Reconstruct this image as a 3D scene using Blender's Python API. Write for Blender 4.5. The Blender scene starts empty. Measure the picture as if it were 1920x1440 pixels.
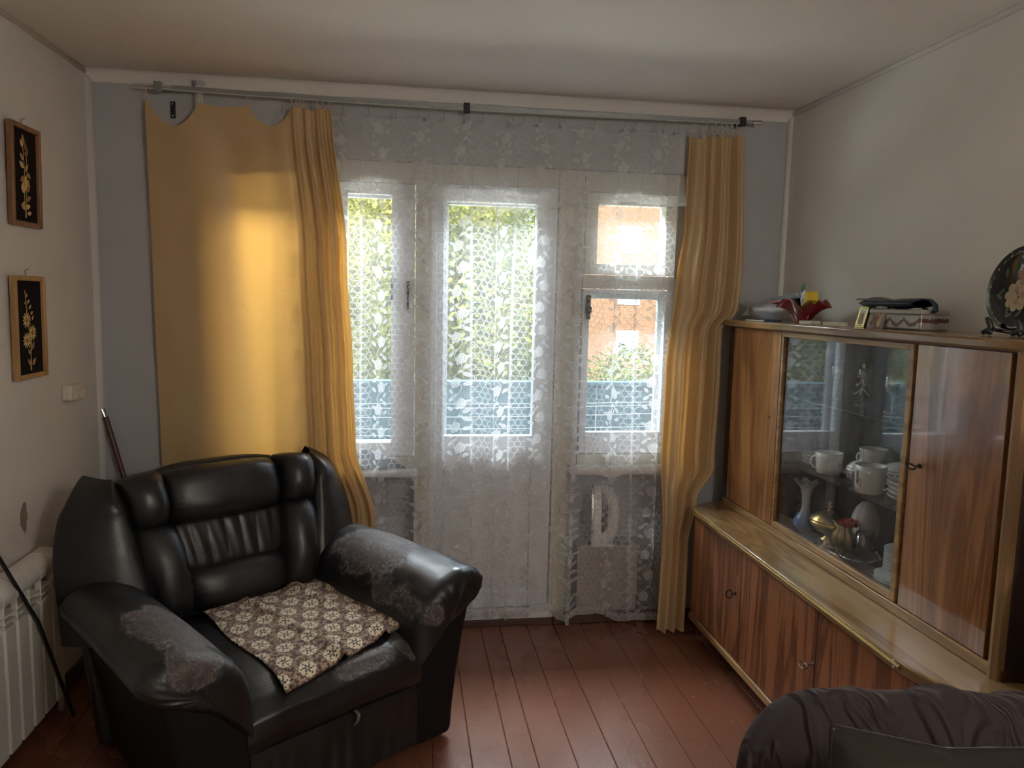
import bpy, math, random
from math import sin, cos, pi, radians, sqrt, atan2
from mathutils import Vector, Matrix, noise as mnoise

random.seed(7)
S = bpy.context.scene
COL = S.collection

# ------------------------------------------------------------------ camera, world, light, exposure
CAM = Vector((1.331, -3.498, 1.587))
YAW, PITCH, ROLL, FPX = 0.142, -0.112, -0.022, 1409.46
def cam_axes():
    f = Vector((sin(YAW) * cos(PITCH), cos(YAW) * cos(PITCH), sin(PITCH)))
    r = Vector((cos(YAW), -sin(YAW), 0))
    d = f.cross(r)
    c, s = cos(ROLL), sin(ROLL)
    return c * r + s * d, -s * r + c * d, f
_r, _d, _f = cam_axes()
cam = bpy.data.cameras.new('camera')
cam.sensor_width = 36.0
cam.lens = FPX / 1920 * 36.0
cam.clip_start = 0.05
cam.clip_end = 300
camo = bpy.data.objects.new('camera', cam)
camo.matrix_world = Matrix(((_r.x, -_d.x, -_f.x, CAM.x), (_r.y, -_d.y, -_f.y, CAM.y), (_r.z, -_d.z, -_f.z, CAM.z), (0, 0, 0, 1)))
COL.objects.link(camo)
S.camera = camo

SUN_ELEV, SUN_AZ = 42.0, 205.0          # the sun stands behind the block, over its roof
world = bpy.data.worlds.new('sky')
S.world = world
world.use_nodes = True
wn = world.node_tree
sky = wn.nodes.new('ShaderNodeTexSky')
sky.sky_type = 'NISHITA'
sky.sun_disc = False
sky.sun_elevation = radians(SUN_ELEV)
sky.sun_rotation = radians(SUN_AZ)
sky.air_density = 1.2
sky.dust_density = 2.0
bg = wn.nodes['Background']
wn.links.new(sky.outputs[0], bg.inputs[0])
bg.inputs[1].default_value = 0.42
sun = bpy.data.lights.new('sun', 'SUN')
sun.energy = 4.2
sun.angle = radians(0.6)
sun.color = (1.0, 0.93, 0.80)
suno = bpy.data.objects.new('sun', sun)
COL.objects.link(suno)
_az = radians(SUN_AZ)
_sd = Vector((sin(_az) * cos(radians(SUN_ELEV)), cos(_az) * cos(radians(SUN_ELEV)), sin(radians(SUN_ELEV))))
suno.rotation_euler = _sd.to_track_quat('Z', 'Y').to_euler()
def area(name, loc, target, sx, sy, power, color=(1, 1, 1)):
    l = bpy.data.lights.new(name, 'AREA'); l.shape = 'RECTANGLE'; l.size = sx; l.size_y = sy; l.energy = power; l.color = color
    o = bpy.data.objects.new(name, l); o.location = loc
    d = Vector(loc) - Vector(target)
    o.rotation_euler = d.to_track_quat('Z', 'Y').to_euler()
    COL.objects.link(o); return o
# added fill lights outside the glass, standing in for sky and yard bounce
area('sky_fill_light', (1.6, 1.55, 3.1), (1.6, -0.6, 1.0), 4.0, 0.9, 320, (0.92, 0.96, 1.0))
area('yard_fill_light', (1.6, 2.3, 0.50), (1.6, -1.6, 2.4), 4.5, 0.6, 120, (1.0, 0.97, 0.88))
S.view_settings.view_transform = 'Standard'
S.view_settings.look = 'None'
S.view_settings.gamma = 1
S.view_settings.use_curve_mapping = False
S.view_settings.exposure = 1.0
cy = S.cycles
cy.use_denoising = True
cy.max_bounces = 10
cy.diffuse_bounces = 5
cy.use_adaptive_sampling = True
cy.adaptive_threshold = 0.06
cy.glossy_bounces = 4
cy.transmission_bounces = 8
cy.transparent_max_bounces = 16
cy.caustics_reflective = False
cy.caustics_refractive = False
cy.sample_clamp_indirect = 6
for (x0, x1, z0, z1) in ((0.48, 1.40, 0.82, 2.18), (1.44, 2.04, 0.10, 2.10), (2.17, 2.65, 0.82, 2.10)):
    L = bpy.data.lights.new('window_portal', 'AREA')
    L.shape = 'RECTANGLE'; L.size = x1 - x0; L.size_y = z1 - z0
    L.cycles.is_portal = True
    lo = bpy.data.objects.new('window_portal', L)
    lo.location = ((x0 + x1) / 2, 0.33, (z0 + z1) / 2)
    lo.rotation_euler = (radians(-90), 0, 0)
    COL.objects.link(lo)

# ------------------------------------------------------------------ helpers: meshes
class MB:
    def __init__(self): self.v = []; self.f = []; self.uv = {}; self.fm = []
    def add(self, vs, fs, uvs=None):
        b = len(self.v)
        self.v += [tuple(p) for p in vs]
        for f in fs: self.f.append(tuple(b + i for i in f))
        if uvs:
            for i, t in enumerate(uvs): self.uv[b + i] = t
        return self
    def box(self, x0, x1, y0, y1, z0, z1, M=None):
        vs = [Vector((x, y, z)) for z in (z0, z1) for y in (y0, y1) for x in (x0, x1)]
        if M is not None: vs = [M @ p for p in vs]
        return self.add(vs, [(0, 2, 3, 1), (4, 5, 7, 6), (0, 1, 5, 4), (2, 6, 7, 3), (0, 4, 6, 2), (1, 3, 7, 5)])
    def tube(self, pts, r, n=8, closed=False, cap=True):
        pts = [Vector(p) for p in pts]
        N = len(pts); rings = []
        up = None
        for i, p in enumerate(pts):
            if closed: t = pts[(i + 1) % N] - pts[i - 1]
            else: t = pts[min(i + 1, N - 1)] - pts[max(i - 1, 0)]
            t.normalize()
            if up is None: up = Vector((0, 0, 1)) if abs(t.z) < 0.9 else Vector((1, 0, 0))
            a = t.cross(up)
            if a.length < 1e-5: a = t.cross(Vector((0, 1, 0)))
            a.normalize(); b = a.cross(t); up = b
            rr = r[i] if isinstance(r, (list, tuple)) else r
            rings.append([p + a * rr * cos(2 * pi * k / n) + b * rr * sin(2 * pi * k / n) for k in range(n)])
        vs = [q for ring in rings for q in ring]; fs = []
        for i in range(N if closed else N - 1):
            j = (i + 1) % N
            for k in range(n):
                k2 = (k + 1) % n
                fs.append((i * n + k, i * n + k2, j * n + k2, j * n + k))
        if cap and not closed:
            fs.append(tuple(range(n))[::-1]); fs.append(tuple((N - 1) * n + k for k in range(n)))
        return self.add(vs, fs)
    def lathe(self, prof, n=28, c=(0, 0, 0), M=None, wob=None):
        vs = []; fs = []
        for i, (r, z) in enumerate(prof):
            for k in range(n):
                a = 2 * pi * k / n
                rr, zz = (r, z) if wob is None else wob(r, z, a, i)
                p = Vector((rr * cos(a), rr * sin(a), zz))
                if M is not None: p = M @ p
                vs.append(p + Vector(c))
        for i in range(len(prof) - 1):
            for k in range(n):
                k2 = (k + 1) % n
                fs.append((i * n + k, i * n + k2, (i + 1) * n + k2, (i + 1) * n + k))
        if prof[0][0] > 1e-6: fs.append(tuple(range(n))[::-1])
        if prof[-1][0] > 1e-6 and prof[-1] != prof[0]: fs.append(tuple((len(prof) - 1) * n + k for k in range(n)))
        return self.add(vs, fs)
    def grid(self, fn, nu, nv, uvfn=None, closeu=False):
        vs = []; uvs = []
        for j in range(nv + 1):
            for i in range(nu + (0 if closeu else 1)):
                u, v = i / nu, j / nv
                vs.append(fn(u, v)); uvs.append(uvfn(u, v) if uvfn else (u, v))
        w = nu if closeu else nu + 1
        fs = []
        for j in range(nv):
            for i in range(nu):
                i2 = (i + 1) % w
                fs.append((j * w + i, j * w + i2, (j + 1) * w + i2, (j + 1) * w + i))
        return self.add(vs, fs, uvs)
    def prism(self, poly, z0, z1):
        n = len(poly)
        vs = [(x, y, z0) for x, y in poly] + [(x, y, z1) for x, y in poly]
        fs = [tuple(range(n))[::-1], tuple(range(n, 2 * n))] + [(i, (i + 1) % n, n + (i + 1) % n, n + i) for i in range(n)]
        return self.add(vs, fs)
    def build(self, name, mat, parent=None, smooth=False, bevel=0, seg=2, sub=0, fix=True, angle=None, kind=None, solid=0):
        me = bpy.data.meshes.new(name)
        me.from_pydata([tuple(p) for p in self.v], [], self.f)
        if self.uv:
            uvl = me.uv_layers.new(name='UVMap')
            for l in me.loops: uvl.data[l.index].uv = self.uv.get(l.vertex_index, (0, 0))
        if fix:
            import bmesh
            bm = bmesh.new(); bm.from_mesh(me)
            bmesh.ops.recalc_face_normals(bm, faces=bm.faces)
            bm.to_mesh(me); bm.free()
        me.materials.append(mat)
        o = bpy.data.objects.new(name, me)
        COL.objects.link(o)
        if parent is not None: o.parent = parent
        if smooth:
            for p in me.polygons: p.use_smooth = True
            if angle: me.set_sharp_from_angle(angle=radians(angle))
        if solid:
            m = o.modifiers.new('s', 'SOLIDIFY'); m.thickness = solid; m.offset = 0
        if bevel:
            m = o.modifiers.new('b', 'BEVEL'); m.width = bevel; m.segments = seg; m.limit_method = 'ANGLE'
            for p in me.polygons: p.use_smooth = True
            me.set_sharp_from_angle(angle=radians(50))
        if sub:
            m = o.modifiers.new('sub', 'SUBSURF'); m.levels = sub; m.render_levels = sub
        if kind: o['kind'] = kind
        return o

def tag(o, label=None, cat=None, group=None, kind=None):
    if label: o['label'] = label
    if cat: o['category'] = cat
    if group: o['group'] = group
    if kind: o['kind'] = kind
    return o
def empty(name, loc=(0, 0, 0), rz=0, label=None, cat=None, group=None, kind=None):
    o = bpy.data.objects.new(name, None)
    o.location = loc; o.rotation_euler = (0, 0, rz); o.empty_display_size = 0.05
    COL.objects.link(o)
    return tag(o, label, cat, group, kind)
def BOX(name, b, mat, parent=None, **k): return MB().box(*b).build(name, mat, parent, **k)

# ------------------------------------------------------------------ helpers: node materials
class E:
    """arithmetic on shader sockets"""
    def __init__(s, nt, x): s.nt = nt; s.x = x
    def _m(s, op, *a):
        n = s.nt.nodes.new('ShaderNodeMath'); n.operation = op
        for i, q in enumerate((s,) + a):
            if isinstance(q, E): s.nt.links.new(q.x, n.inputs[i])
            else: n.inputs[i].default_value = q
        return E(s.nt, n.outputs[0])
    def __add__(s, o): return s._m('ADD', o)
    def __radd__(s, o): return s._m('ADD', o)
    def __sub__(s, o): return s._m('SUBTRACT', o)
    def __rsub__(s, o): return (s * -1) + o
    def __mul__(s, o): return s._m('MULTIPLY', o)
    def __rmul__(s, o): return s._m('MULTIPLY', o)
    def __truediv__(s, o): return s._m('DIVIDE', o)
    def fract(s): return s._m('FRACT')
    def abs(s): return s._m('ABSOLUTE')
    def floor(s): return s._m('FLOOR')
    def sin(s): return s._m('SINE')
    def lt(s, o): return s._m('LESS_THAN', o)
    def gt(s, o): return s._m('GREATER_THAN', o)
    def min(s, o): return s._m('MINIMUM', o)
    def max(s, o): return s._m('MAXIMUM', o)
    def sqrt(s): return s._m('SQRT')
    def atan2(s, o): return s._m('ARCTAN2', o)
    def pow(s, o): return s._m('POWER', o)
    def ramp(s, a, b, lo=0.0, hi=1.0):
        n = s.nt.nodes.new('ShaderNodeMapRange'); n.clamp = True; n.interpolation_type = 'SMOOTHSTEP'
        s.nt.links.new(s.x, n.inputs[0])
        for i, q in enumerate((a, b, lo, hi)): n.inputs[i + 1].default_value = q
        return E(s.nt, n.outputs[0])
class Mat:
    def __init__(s, name):
        s.m = bpy.data.materials.new(name); s.m.use_nodes = True
        s.nt = s.m.node_tree; s.nt.nodes.clear()
        s.out = s.nt.nodes.new('ShaderNodeOutputMaterial')
    def node(s, t, ins=None, **props):
        n = s.nt.nodes.new(t)
        for k, v in props.items(): setattr(n, k, v)
        for k, v in (ins or {}).items(): s.set(n.inputs[k], v)
        return n
    def set(s, inp, v):
        if isinstance(v, E): s.nt.links.new(v.x, inp)
        elif isinstance(v, bpy.types.NodeSocket): s.nt.links.new(v, inp)
        else:
            if hasattr(v, '__len__') and len(v) == 3 and inp.type == 'RGBA': v = (*v, 1)
            inp.default_value = v
    def coord(s, which='Object'):
        n = s.node('ShaderNodeTexCoord'); return n.outputs[which]
    def mapping(s, vec, scale=(1, 1, 1), loc=(0, 0, 0), rot=(0, 0, 0)):
        n = s.node('ShaderNodeMapping', {'Vector': vec, 'Scale': scale, 'Location': loc, 'Rotation': rot}); return n.outputs[0]
    def xyz(s, vec):
        n = s.node('ShaderNodeSeparateXYZ', {0: vec}); return [E(s.nt, n.outputs[i]) for i in range(3)]
    def noise(s, vec, scale=5, detail=3, rough=0.5, dist=0.0):
        n = s.node('ShaderNodeTexNoise', {'Vector': vec, 'Scale': scale, 'Detail': detail, 'Roughness': rough, 'Distortion': dist})
        return E(s.nt, n.outputs[0])
    def voro(s, vec, scale=5, feature='F1', rnd=1.0):
        n = s.node('ShaderNodeTexVoronoi', {'Vector': vec, 'Scale': scale, 'Randomness': rnd}, feature=feature)
        return E(s.nt, n.outputs[0])
    def mix(s, fac, a, b):
        n = s.node('ShaderNodeMix', data_type='RGBA')
        s.set(n.inputs[0], fac); s.set(n.inputs[6], a); s.set(n.inputs[7], b); return n.outputs[2]
    def bump(s, h, strength=0.3, dist=0.01):
        n = s.node('ShaderNodeBump', {'Strength': strength, 'Distance': dist, 'Height': h}); return n.outputs[0]
    def bsdf(s, **k):
        n = s.node('ShaderNodeBsdfPrincipled')
        names = {'color': 'Base Color', 'rough': 'Roughness', 'metal': 'Metallic', 'normal': 'Normal', 'coat': 'Coat Weight', 'coat_rough': 'Coat Roughness',
                 'spec': 'Specular IOR Level', 'sheen': 'Sheen Weight', 'sheen_rough': 'Sheen Roughness', 'trans': 'Transmission Weight', 'ior': 'IOR', 'alpha': 'Alpha', 'sheen_tint': 'Sheen Tint'}
        for a, v in k.items(): s.set(n.inputs[names[a]], v)
        return n.outputs[0]
    def done(s, shader): s.nt.links.new(shader, s.out.inputs[0]); return s.m

def simple(name, color, rough=0.5, metal=0.0, var=0.12, scale=30, coat=0.0, bump=0.0, spec=0.5, sheen=0.0):
    M = Mat(name); c = M.coord()
    n = M.noise(c, scale, 4)
    d = tuple(x * (1 - var) for x in color); l = tuple(min(1, x * (1 + var)) for x in color)
    k = dict(color=M.mix(n, d, l), rough=rough, metal=metal, coat=coat, spec=spec, sheen=sheen)
    if bump: k['normal'] = M.bump(n, bump, 0.004)
    return M.done(M.bsdf(**k))

def wood(name, dark, light, axis='z', rough=0.35, coat=0.3, scale=1.0, figure=1.0, coat_rough=0.12):
    M = Mat(name); c = M.coord()
    st = {'x': (0.7, 9, 9), 'y': (9, 0.7, 9), 'z': (9, 9, 0.7)}[axis]
    v = M.mapping(c, tuple(q * scale for q in st))
    n1 = M.noise(v, 0.8, 4, 0.55, 1.6 * figure)
    fine = M.noise(M.mapping(c, tuple(q * scale * 9 for q in st)), 2.0, 3, 0.6)
    rings = ((n1 * 24.0).sin() * 0.5 + 0.5) * 0.45 + n1 * 0.55
    f = (rings * 0.72 + fine * 0.42).ramp(0.22, 0.86)
    col = M.mix(f, dark, light)
    pore = fine.ramp(0.58, 0.72, 0, 0.35)
    col = M.mix(pore, col, tuple(q * 0.45 for q in dark))
    return M.done(M.bsdf(color=col, rough=rough, coat=coat, coat_rough=coat_rough, normal=M.bump(fine, 0.12, 0.002)))

def plaster(name, col, warm):
    M = Mat(name); c = M.coord()
    big = M.noise(c, 1.6, 4, 0.6); med = M.noise(c, 22, 5, 0.6); fin = M.noise(c, 170, 3, 0.6)
    chips = M.voro(c, 3.1).lt(0.018)
    cc = M.mix(big.ramp(0.3, 0.75), col, warm)
    cc = M.mix(chips, cc, (0.10, 0.08, 0.06))
    return M.done(M.bsdf(color=cc, rough=0.85, normal=M.bump(med * 0.6 + fin * 0.5, 0.35, 0.006), spec=0.25))

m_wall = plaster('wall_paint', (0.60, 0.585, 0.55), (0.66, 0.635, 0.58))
m_wallr = plaster('wall_paint_right', (0.72, 0.71, 0.66), (0.76, 0.75, 0.69))  # base lightened in place of light missing on this wall
m_wallw = plaster('wall_paint_window', (0.40, 0.405, 0.425), (0.45, 0.452, 0.465))  # grey paint, darkened further to hold this wall's shade
m_ceil = plaster('ceiling_whitewash', (0.76, 0.73, 0.685), (0.80, 0.775, 0.735))

def left_wall_mat():
    M = Mat('wall_paint_left'); c = M.coord()
    X, Y, Z = M.xyz(c)
    big = M.noise(c, 1.6, 4, 0.6); med = M.noise(c, 22, 5, 0.6); fin = M.noise(c, 170, 3, 0.6)
    cc = M.mix(big.ramp(0.3, 0.75), (0.60, 0.575, 0.55), (0.66, 0.63, 0.59))
    n = M.noise(c, 9, 4, 0.6)
    def patch(y, z, ry, rz):
        d = (((Y - y) / ry).pow(2) + ((Z - z) / rz).pow(2)).sqrt()
        return (d + n * 1.6).lt(1.35)
    st = patch(-0.70, 0.78, 0.045, 0.10).max(patch(-1.22, 0.76, 0.06, 0.16))
    cc = M.mix(st * 0.75, cc, (0.16, 0.10, 0.065))
    return M.done(M.bsdf(color=cc, rough=0.85, normal=M.bump(med * 0.6 + fin * 0.5, 0.35, 0.006), spec=0.25))
m_walll = left_wall_mat()

m_white = simple('painted_wood_white', (0.72, 0.75, 0.79), 0.4, var=0.08, scale=18, bump=0.15)
m_cream = simple('painted_wood_cream', (0.62, 0.60, 0.52), 0.4, var=0.1, scale=18, bump=0.15)
m_pipe = simple('pipe_paint', (0.60, 0.58, 0.54), 0.4, var=0.08)
m_rad = simple('radiator_enamel', (0.62, 0.60, 0.55), 0.35, var=0.05, scale=8)
m_alu = simple('rail_aluminium', (0.30, 0.32, 0.31), 0.4, metal=0.6, var=0.15)
m_alul = simple('rail_light_edge', (0.55, 0.55, 0.50), 0.35, metal=0.3)
m_dark = simple('dark_metal', (0.035, 0.035, 0.035), 0.4, metal=0.6)
m_brass = simple('brass', (0.72, 0.52, 0.20), 0.25, metal=1.0, var=0.15)
m_chrome = simple('chrome', (0.65, 0.65, 0.65), 0.2, metal=1.0)
m_black = simple('black_plastic', (0.015, 0.015, 0.016), 0.4)
m_plastic = simple('ivory_plastic', (0.62, 0.58, 0.50), 0.4, var=0.05)
m_hook = simple('clear_plastic_hook', (0.55, 0.48, 0.34), 0.3)

def glass_mat(name, tint=(1, 1, 1), refl=0.10, rough=0.0, dust=0.004):
    M = Mat(name)
    t = M.node('ShaderNodeBsdfTransparent', {0: tint}).outputs[0]
    g = M.node('ShaderNodeBsdfGlossy', {0: (1, 1, 1), 'Roughness': rough}).outputs[0]
    fc = E(M.nt, M.node('ShaderNodeLayerWeight', {'Blend': 0.5}).outputs[1])
    fr = fc.pow(5.0) * 0.9 + 0.04
    sm = M.noise(M.coord(), 7, 4).ramp(0.3, 0.8, 0.0, dust)
    mx = M.node('ShaderNodeMixShader', {0: (fr * (refl / 0.04)).min(0.95), 1: t, 2: g}).outputs[0]
    df = M.node('ShaderNodeBsdfDiffuse', {0: (0.8, 0.8, 0.8)}).outputs[0]
    return M.done(M.node('ShaderNodeMixShader', {0: sm, 1: mx, 2: df}).outputs[0])
m_pane = glass_mat('window_glass', (0.97, 0.99, 0.98), 0.05)
m_cabglass = glass_mat('cabinet_glass', (0.97, 0.98, 0.98), 0.045)
m_clear = glass_mat('clear_glassware', (0.90, 0.93, 0.93), 0.16, 0.03)
m_shelfglass = glass_mat('shelf_glass', (0.80, 0.86, 0.85), 0.05)

# ------------------------------------------------------------------ room shell
W, H, YB = 3.153, 2.50, -5.0
def struct(o): o['kind'] = 'structure'; return o
struct(BOX('ceiling', (-0.2, W + 0.2, YB - 0.2, 0.30, H, H + 0.15), m_ceil))
struct(BOX('wall_left', (-0.2, 0, YB, 0, 0, H), m_walll))
struct(BOX('wall_right', (W, W + 0.2, YB, 0, 0, H), m_wallr))
struct(BOX('wall_front', (-0.2, W + 0.2, YB - 0.2, YB, 0, H), m_wall))
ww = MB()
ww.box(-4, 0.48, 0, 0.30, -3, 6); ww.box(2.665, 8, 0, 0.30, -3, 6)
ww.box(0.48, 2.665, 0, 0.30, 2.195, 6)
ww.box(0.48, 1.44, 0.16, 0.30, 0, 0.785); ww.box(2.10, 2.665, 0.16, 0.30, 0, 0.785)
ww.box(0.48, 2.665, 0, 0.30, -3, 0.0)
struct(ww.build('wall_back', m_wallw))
# cove along the window wall and thin beads along the side walls
cv = MB()
def cove(u, v):
    a = v * pi / 2
    x = 0.005 + u * (W - 0.01)
    w = 0.052 + 0.006 * mnoise.noise(Vector((x * 3, 0, 0)))
    return Vector((x, -w * (1 - sin(a)) - 0.0, H - w * (1 - cos(a)) * 0.62))
cv.grid(lambda u, v: Vector((0.005 + u * (W - 0.01), -0.06 * (1 - v) - 0.001, H - 0.042 * v ** 1.6 - 0.0006 - 0.003 * mnoise.noise(Vector((u * 14, v, 2))) * v)), 60, 6)
struct(cv.build('trim_1', m_ceil, smooth=True))
struct(MB().tube([(W - 0.004, YB, H - 0.008), (W - 0.004, -0.01, H - 0.008)], 0.011, 6).build('trim_2', m_ceil, smooth=True))
struct(MB().tube([(0.004, YB, H - 0.006), (0.004, -0.01, H - 0.006)], 0.011, 6).build('trim_3', m_ceil, smooth=True))
struct(MB().tube([(0.0, -0.004, 0), (0.0, -0.004, H)], 0.022, 8).build('trim_4', m_walll, smooth=True))
struct(MB().tube([(W, -0.004, 0), (W, -0.004, H)], 0.018, 8).build('trim_5', m_wallr, smooth=True))

# floor: painted boards, each its own plank
def floor_mat():
    M = Mat('brown_floor_paint'); c = M.coord()
    X, Y, Z = M.xyz(c)
    big = M.noise(M.mapping(c, (1.2, 0.6, 1)), 2.5, 4); fine = M.noise(M.mapping(c, (30, 3, 1)), 4, 4)
    col = M.mix(big, (0.165, 0.060, 0.033), (0.225, 0.084, 0.046))
    scr = M.noise(M.mapping(c, (6, 1.6, 1), loc=(3, 1, 0)), 3.2, 6, 0.7, 2.0)
    col = M.mix(scr.ramp(0.80, 0.90, 0, 0.03), col, (0.30, 0.20, 0.16))
    n = M.noise(c, 14, 4, 0.6)
    w = None
    for (x, y, rx, ry) in ((1.82, -0.13, .05, .035), (2.115, -0.18, .02, .03), (2.14, -0.25, .035, .02), (2.36, -0.22, .07, .03), (2.60, -0.52, .02, .09), (2.64, -0.64, .02, .07), (2.03, -0.95, .04, .03), (2.58, -0.93, .03, .03)):
        d = (((X - x) / rx).pow(2) + ((Y - y) / ry).pow(2)).sqrt()
        q = (d + n * 1.7).lt(1.25)
        w = q if w is None else w.max(q)
    col = M.mix(w * 0.10, col, (0.42, 0.32, 0.27))
    speck = M.voro(c, 9.0).lt(0.022)
    col = M.mix(speck * 0.8, col, (0.6, 0.55, 0.5))
    r = big.ramp(0.2, 0.9, 0.24, 0.32)
    return M.done(M.bsdf(color=col, rough=r, normal=M.bump(fine * 0.5 + M.noise(c, 60, 3) * 0.5 + M.noise(c, 6, 2) * 0.3, 0.18, 0.004), coat=0.2, coat_rough=0.18))
m_floor = floor_mat()
m_floor_under = simple('floor_gap', (0.22, 0.15, 0.12), 0.9)
floor = struct(BOX('floor', (-0.2, W + 0.2, YB, 0.30, -0.15, -0.0055), m_floor_under))
x = 0.0; k = 0
while x < W - 0.01:
    w = 0.134 if k % 9 not in (4,) else 0.092
    x1 = min(W, x + w)
    dz = random.uniform(-0.0012, 0.0008)
    zt = [random.uniform(-.0008, .0008) for _ in range(2)]
    m = MB()
    def pl(u, v, x=x, x1=x1, dz=dz):
        e = 0.0022; g = 0.0007
        prof = [(x + g, -0.006), (x + g, -e), (x + g + e, 0), (x1 - g - e, 0), (x1 - g, -e), (x1 - g, -0.006)]
        px, pz = prof[round(u * 5)]
        return Vector((px, YB + v * (-YB), pz + dz))
    m.grid(pl, 5, 1)
    m.build('plank', m_floor, floor, fix=True)
    x = x1; k += 1
m_base = simple('baseboard_paint', (0.075, 0.032, 0.022), 0.4)
struct(BOX('baseboard_left', (0, 0.018, YB, -0.02, 0, 0.07), m_base, bevel=0.004))
struct(BOX('baseboard_right', (W - 0.018, W, YB, -0.02, 0, 0.07), m_base, bevel=0.004))
bb = MB(); bb.box(0.02, 1.43, -0.018, 0, 0, 0.055); bb.box(2.06, W - 0.02, -0.018, 0.0, 0, 0.055)
struct(bb.build('baseboard_back', m_base, bevel=0.004))
# dark strip painting the shadow line below, threshold of the balcony door
struct(BOX('trim_6', (1.43, 2.06, -0.012, 0.16, 0.0, 0.03), m_base, bevel=0.003))
struct(BOX('trim_7', (1.43, 2.06, -0.004, 0.16, 0.03, 0.075), m_white, bevel=0.004))

# ------------------------------------------------------------------ windows and balcony door
FY0, FY1 = 0.05, 0.13
def bars(name, parent, mat, lst, bevel=0.003):
    m = MB()
    for b in lst: m.box(*b)
    return m.build(name, mat, parent, bevel=bevel)
def ring(x0, x1, z0, z1, w, y0, y1, wb=None, wt=None):
    wb = w if wb is None else wb; wt = w if wt is None else wt
    return [(x0, x0 + w, y0, y1, z0, z1), (x1 - w, x1, y0, y1, z0, z1), (x0 + w, x1 - w, y0, y1, z0, z0 + wb), (x0 + w, x1 - w, y0, y1, z1 - wt, z1)]
w1 = struct(empty('window_1', (0, 0, 0)))
bars('frame', w1, m_cream, [(0.48, 1.40, 0.04, 0.15, 2.10, 2.195), (0.48, 0.55, 0.04, 0.15, 0.785, 2.10), (1.375, 1.45, 0.03, 0.17, 0.0, 2.195), (0.55, 1.375, 0.04, 0.15, 0.785, 0.835), (0.90, 0.96, 0.045, 0.15, 0.835, 2.10)])
for (a, b) in ((0.55, 0.90), (0.96, 1.375)):
    s = bars('sash', w1, m_white, ring(a + 0.004, b - 0.004, 0.84, 2.098, 0.055, 0.035, 0.075, 0.065, 0.05) if a < .9 else ring(a + 0.004, b - 0.004, 0.84, 2.098, 0.105, 0.035, 0.075, 0.065, 0.05))
    k0, k1 = (a + 0.055, b - 0.055) if a < .9 else (a + 0.105, b - 0.105)
    BOX('pane', (k0, k1, 0.052, 0.056, 0.90, 2.05), m_pane, s)
    so = bars('outer_sash', w1, m_white, ring(a + 0.012, b - 0.012, 0.85, 2.09, 0.05, 0.115, 0.145))
bars('window_handle', w1, m_black, [(1.335, 1.347, 0.012, 0.035, 1.60, 1.66), (1.336, 1.346, 0.010, 0.02, 1.53, 1.62)])
bars('window_latch', w1, m_black, [(1.262, 1.272, 0.022, 0.035, 1.57, 1.68)])
w2 = struct(empty('window_2', (0, 0, 0)))
bars('frame', w2, m_cream, [(2.04, 2.12, 0.03, 0.15, 0.0, 2.195), (2.12, 2.165, 0.045, 0.15, 0.785, 2.195), (1.44, 2.04, 0.04, 0.15, 2.108, 2.195), (2.165, 2.665, 0.04, 0.15, 2.10, 2.195), (2.62, 2.665, 0.04, 0.15, 0.785, 2.10), (2.165, 2.62, 0.04, 0.15, 0.785, 0.84)])
sv = bars('vent_sash', w2, m_cream, ring(2.17, 2.615, 1.715, 2.095, 0.058, 0.02, 0.07, 0.05, 0.055))
BOX('pane', (2.228, 2.557, 0.045, 0.049, 1.765, 2.04), m_pane, sv)
bars('transom_bar', w2, m_cream, [(2.165, 2.62, 0.04, 0.14, 1.648, 1.712)])
sl = bars('lower_sash', w2, m_white, ring(2.17, 2.615, 0.845, 1.645, 0.035, 0.04, 0.08, 0.105, 0.02))
BOX('pane', (2.205, 2.58, 0.055, 0.059, 0.95, 1.625), m_pane, sl)
bars('outer_sash', w2, m_white, ring(2.18, 2.61, 0.85, 1.64, 0.04, 0.115, 0.145) + ring(2.18, 2.61, 1.72, 2.09, 0.04, 0.115, 0.145))
bars('hinge', w2, m_alu, [(2.593, 2.603, 0.008, 0.02, 1.80, 1.86)])
bars('window_latch', w2, m_black, [(2.186, 2.204, 0.012, 0.04, 1.50, 1.615), (2.180, 2.210, 0.012, 0.022, 1.53, 1.56)])
d1 = struct(empty('door_1', (0, 0, 0)))
bars('stiles', d1, m_white, [(1.445, 1.515, 0.03, 0.075, 0.08, 2.10), (1.935, 2.035, 0.03, 0.075, 0.08, 2.10), (1.515, 1.935, 0.03, 0.075, 2.03, 2.10), (1.515, 1.935, 0.03, 0.075, 0.855, 0.935), (1.515, 1.935, 0.03, 0.075, 0.08, 0.16)])
bars('bead', d1, m_white, ring(1.50, 1.95, 0.865, 2.045, 0.014, 0.02, 0.032), 0.002)
BOX('lower_panel', (1.515, 1.935, 0.045, 0.07, 0.16, 0.855), m_white, d1)
BOX('pane', (1.515, 1.935, 0.050, 0.054, 0.935, 2.03), m_pane, d1)
bars('outer_leaf', d1, m_white, ring(1.455, 2.03, 0.08, 2.095, 0.075, 0.115, 0.15, 0.80, 0.07))
# window sills
def sill(name, x0, x1):
    m = MB(); m.box(x0, x1, -0.018, 0.10, 0.745, 0.785)
    return struct(m.build(name, m_white, bevel=0.012, seg=3))
sill('trim_8', 0.50, 1.39); sill('trim_9', 2.125, 2.66)

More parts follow.
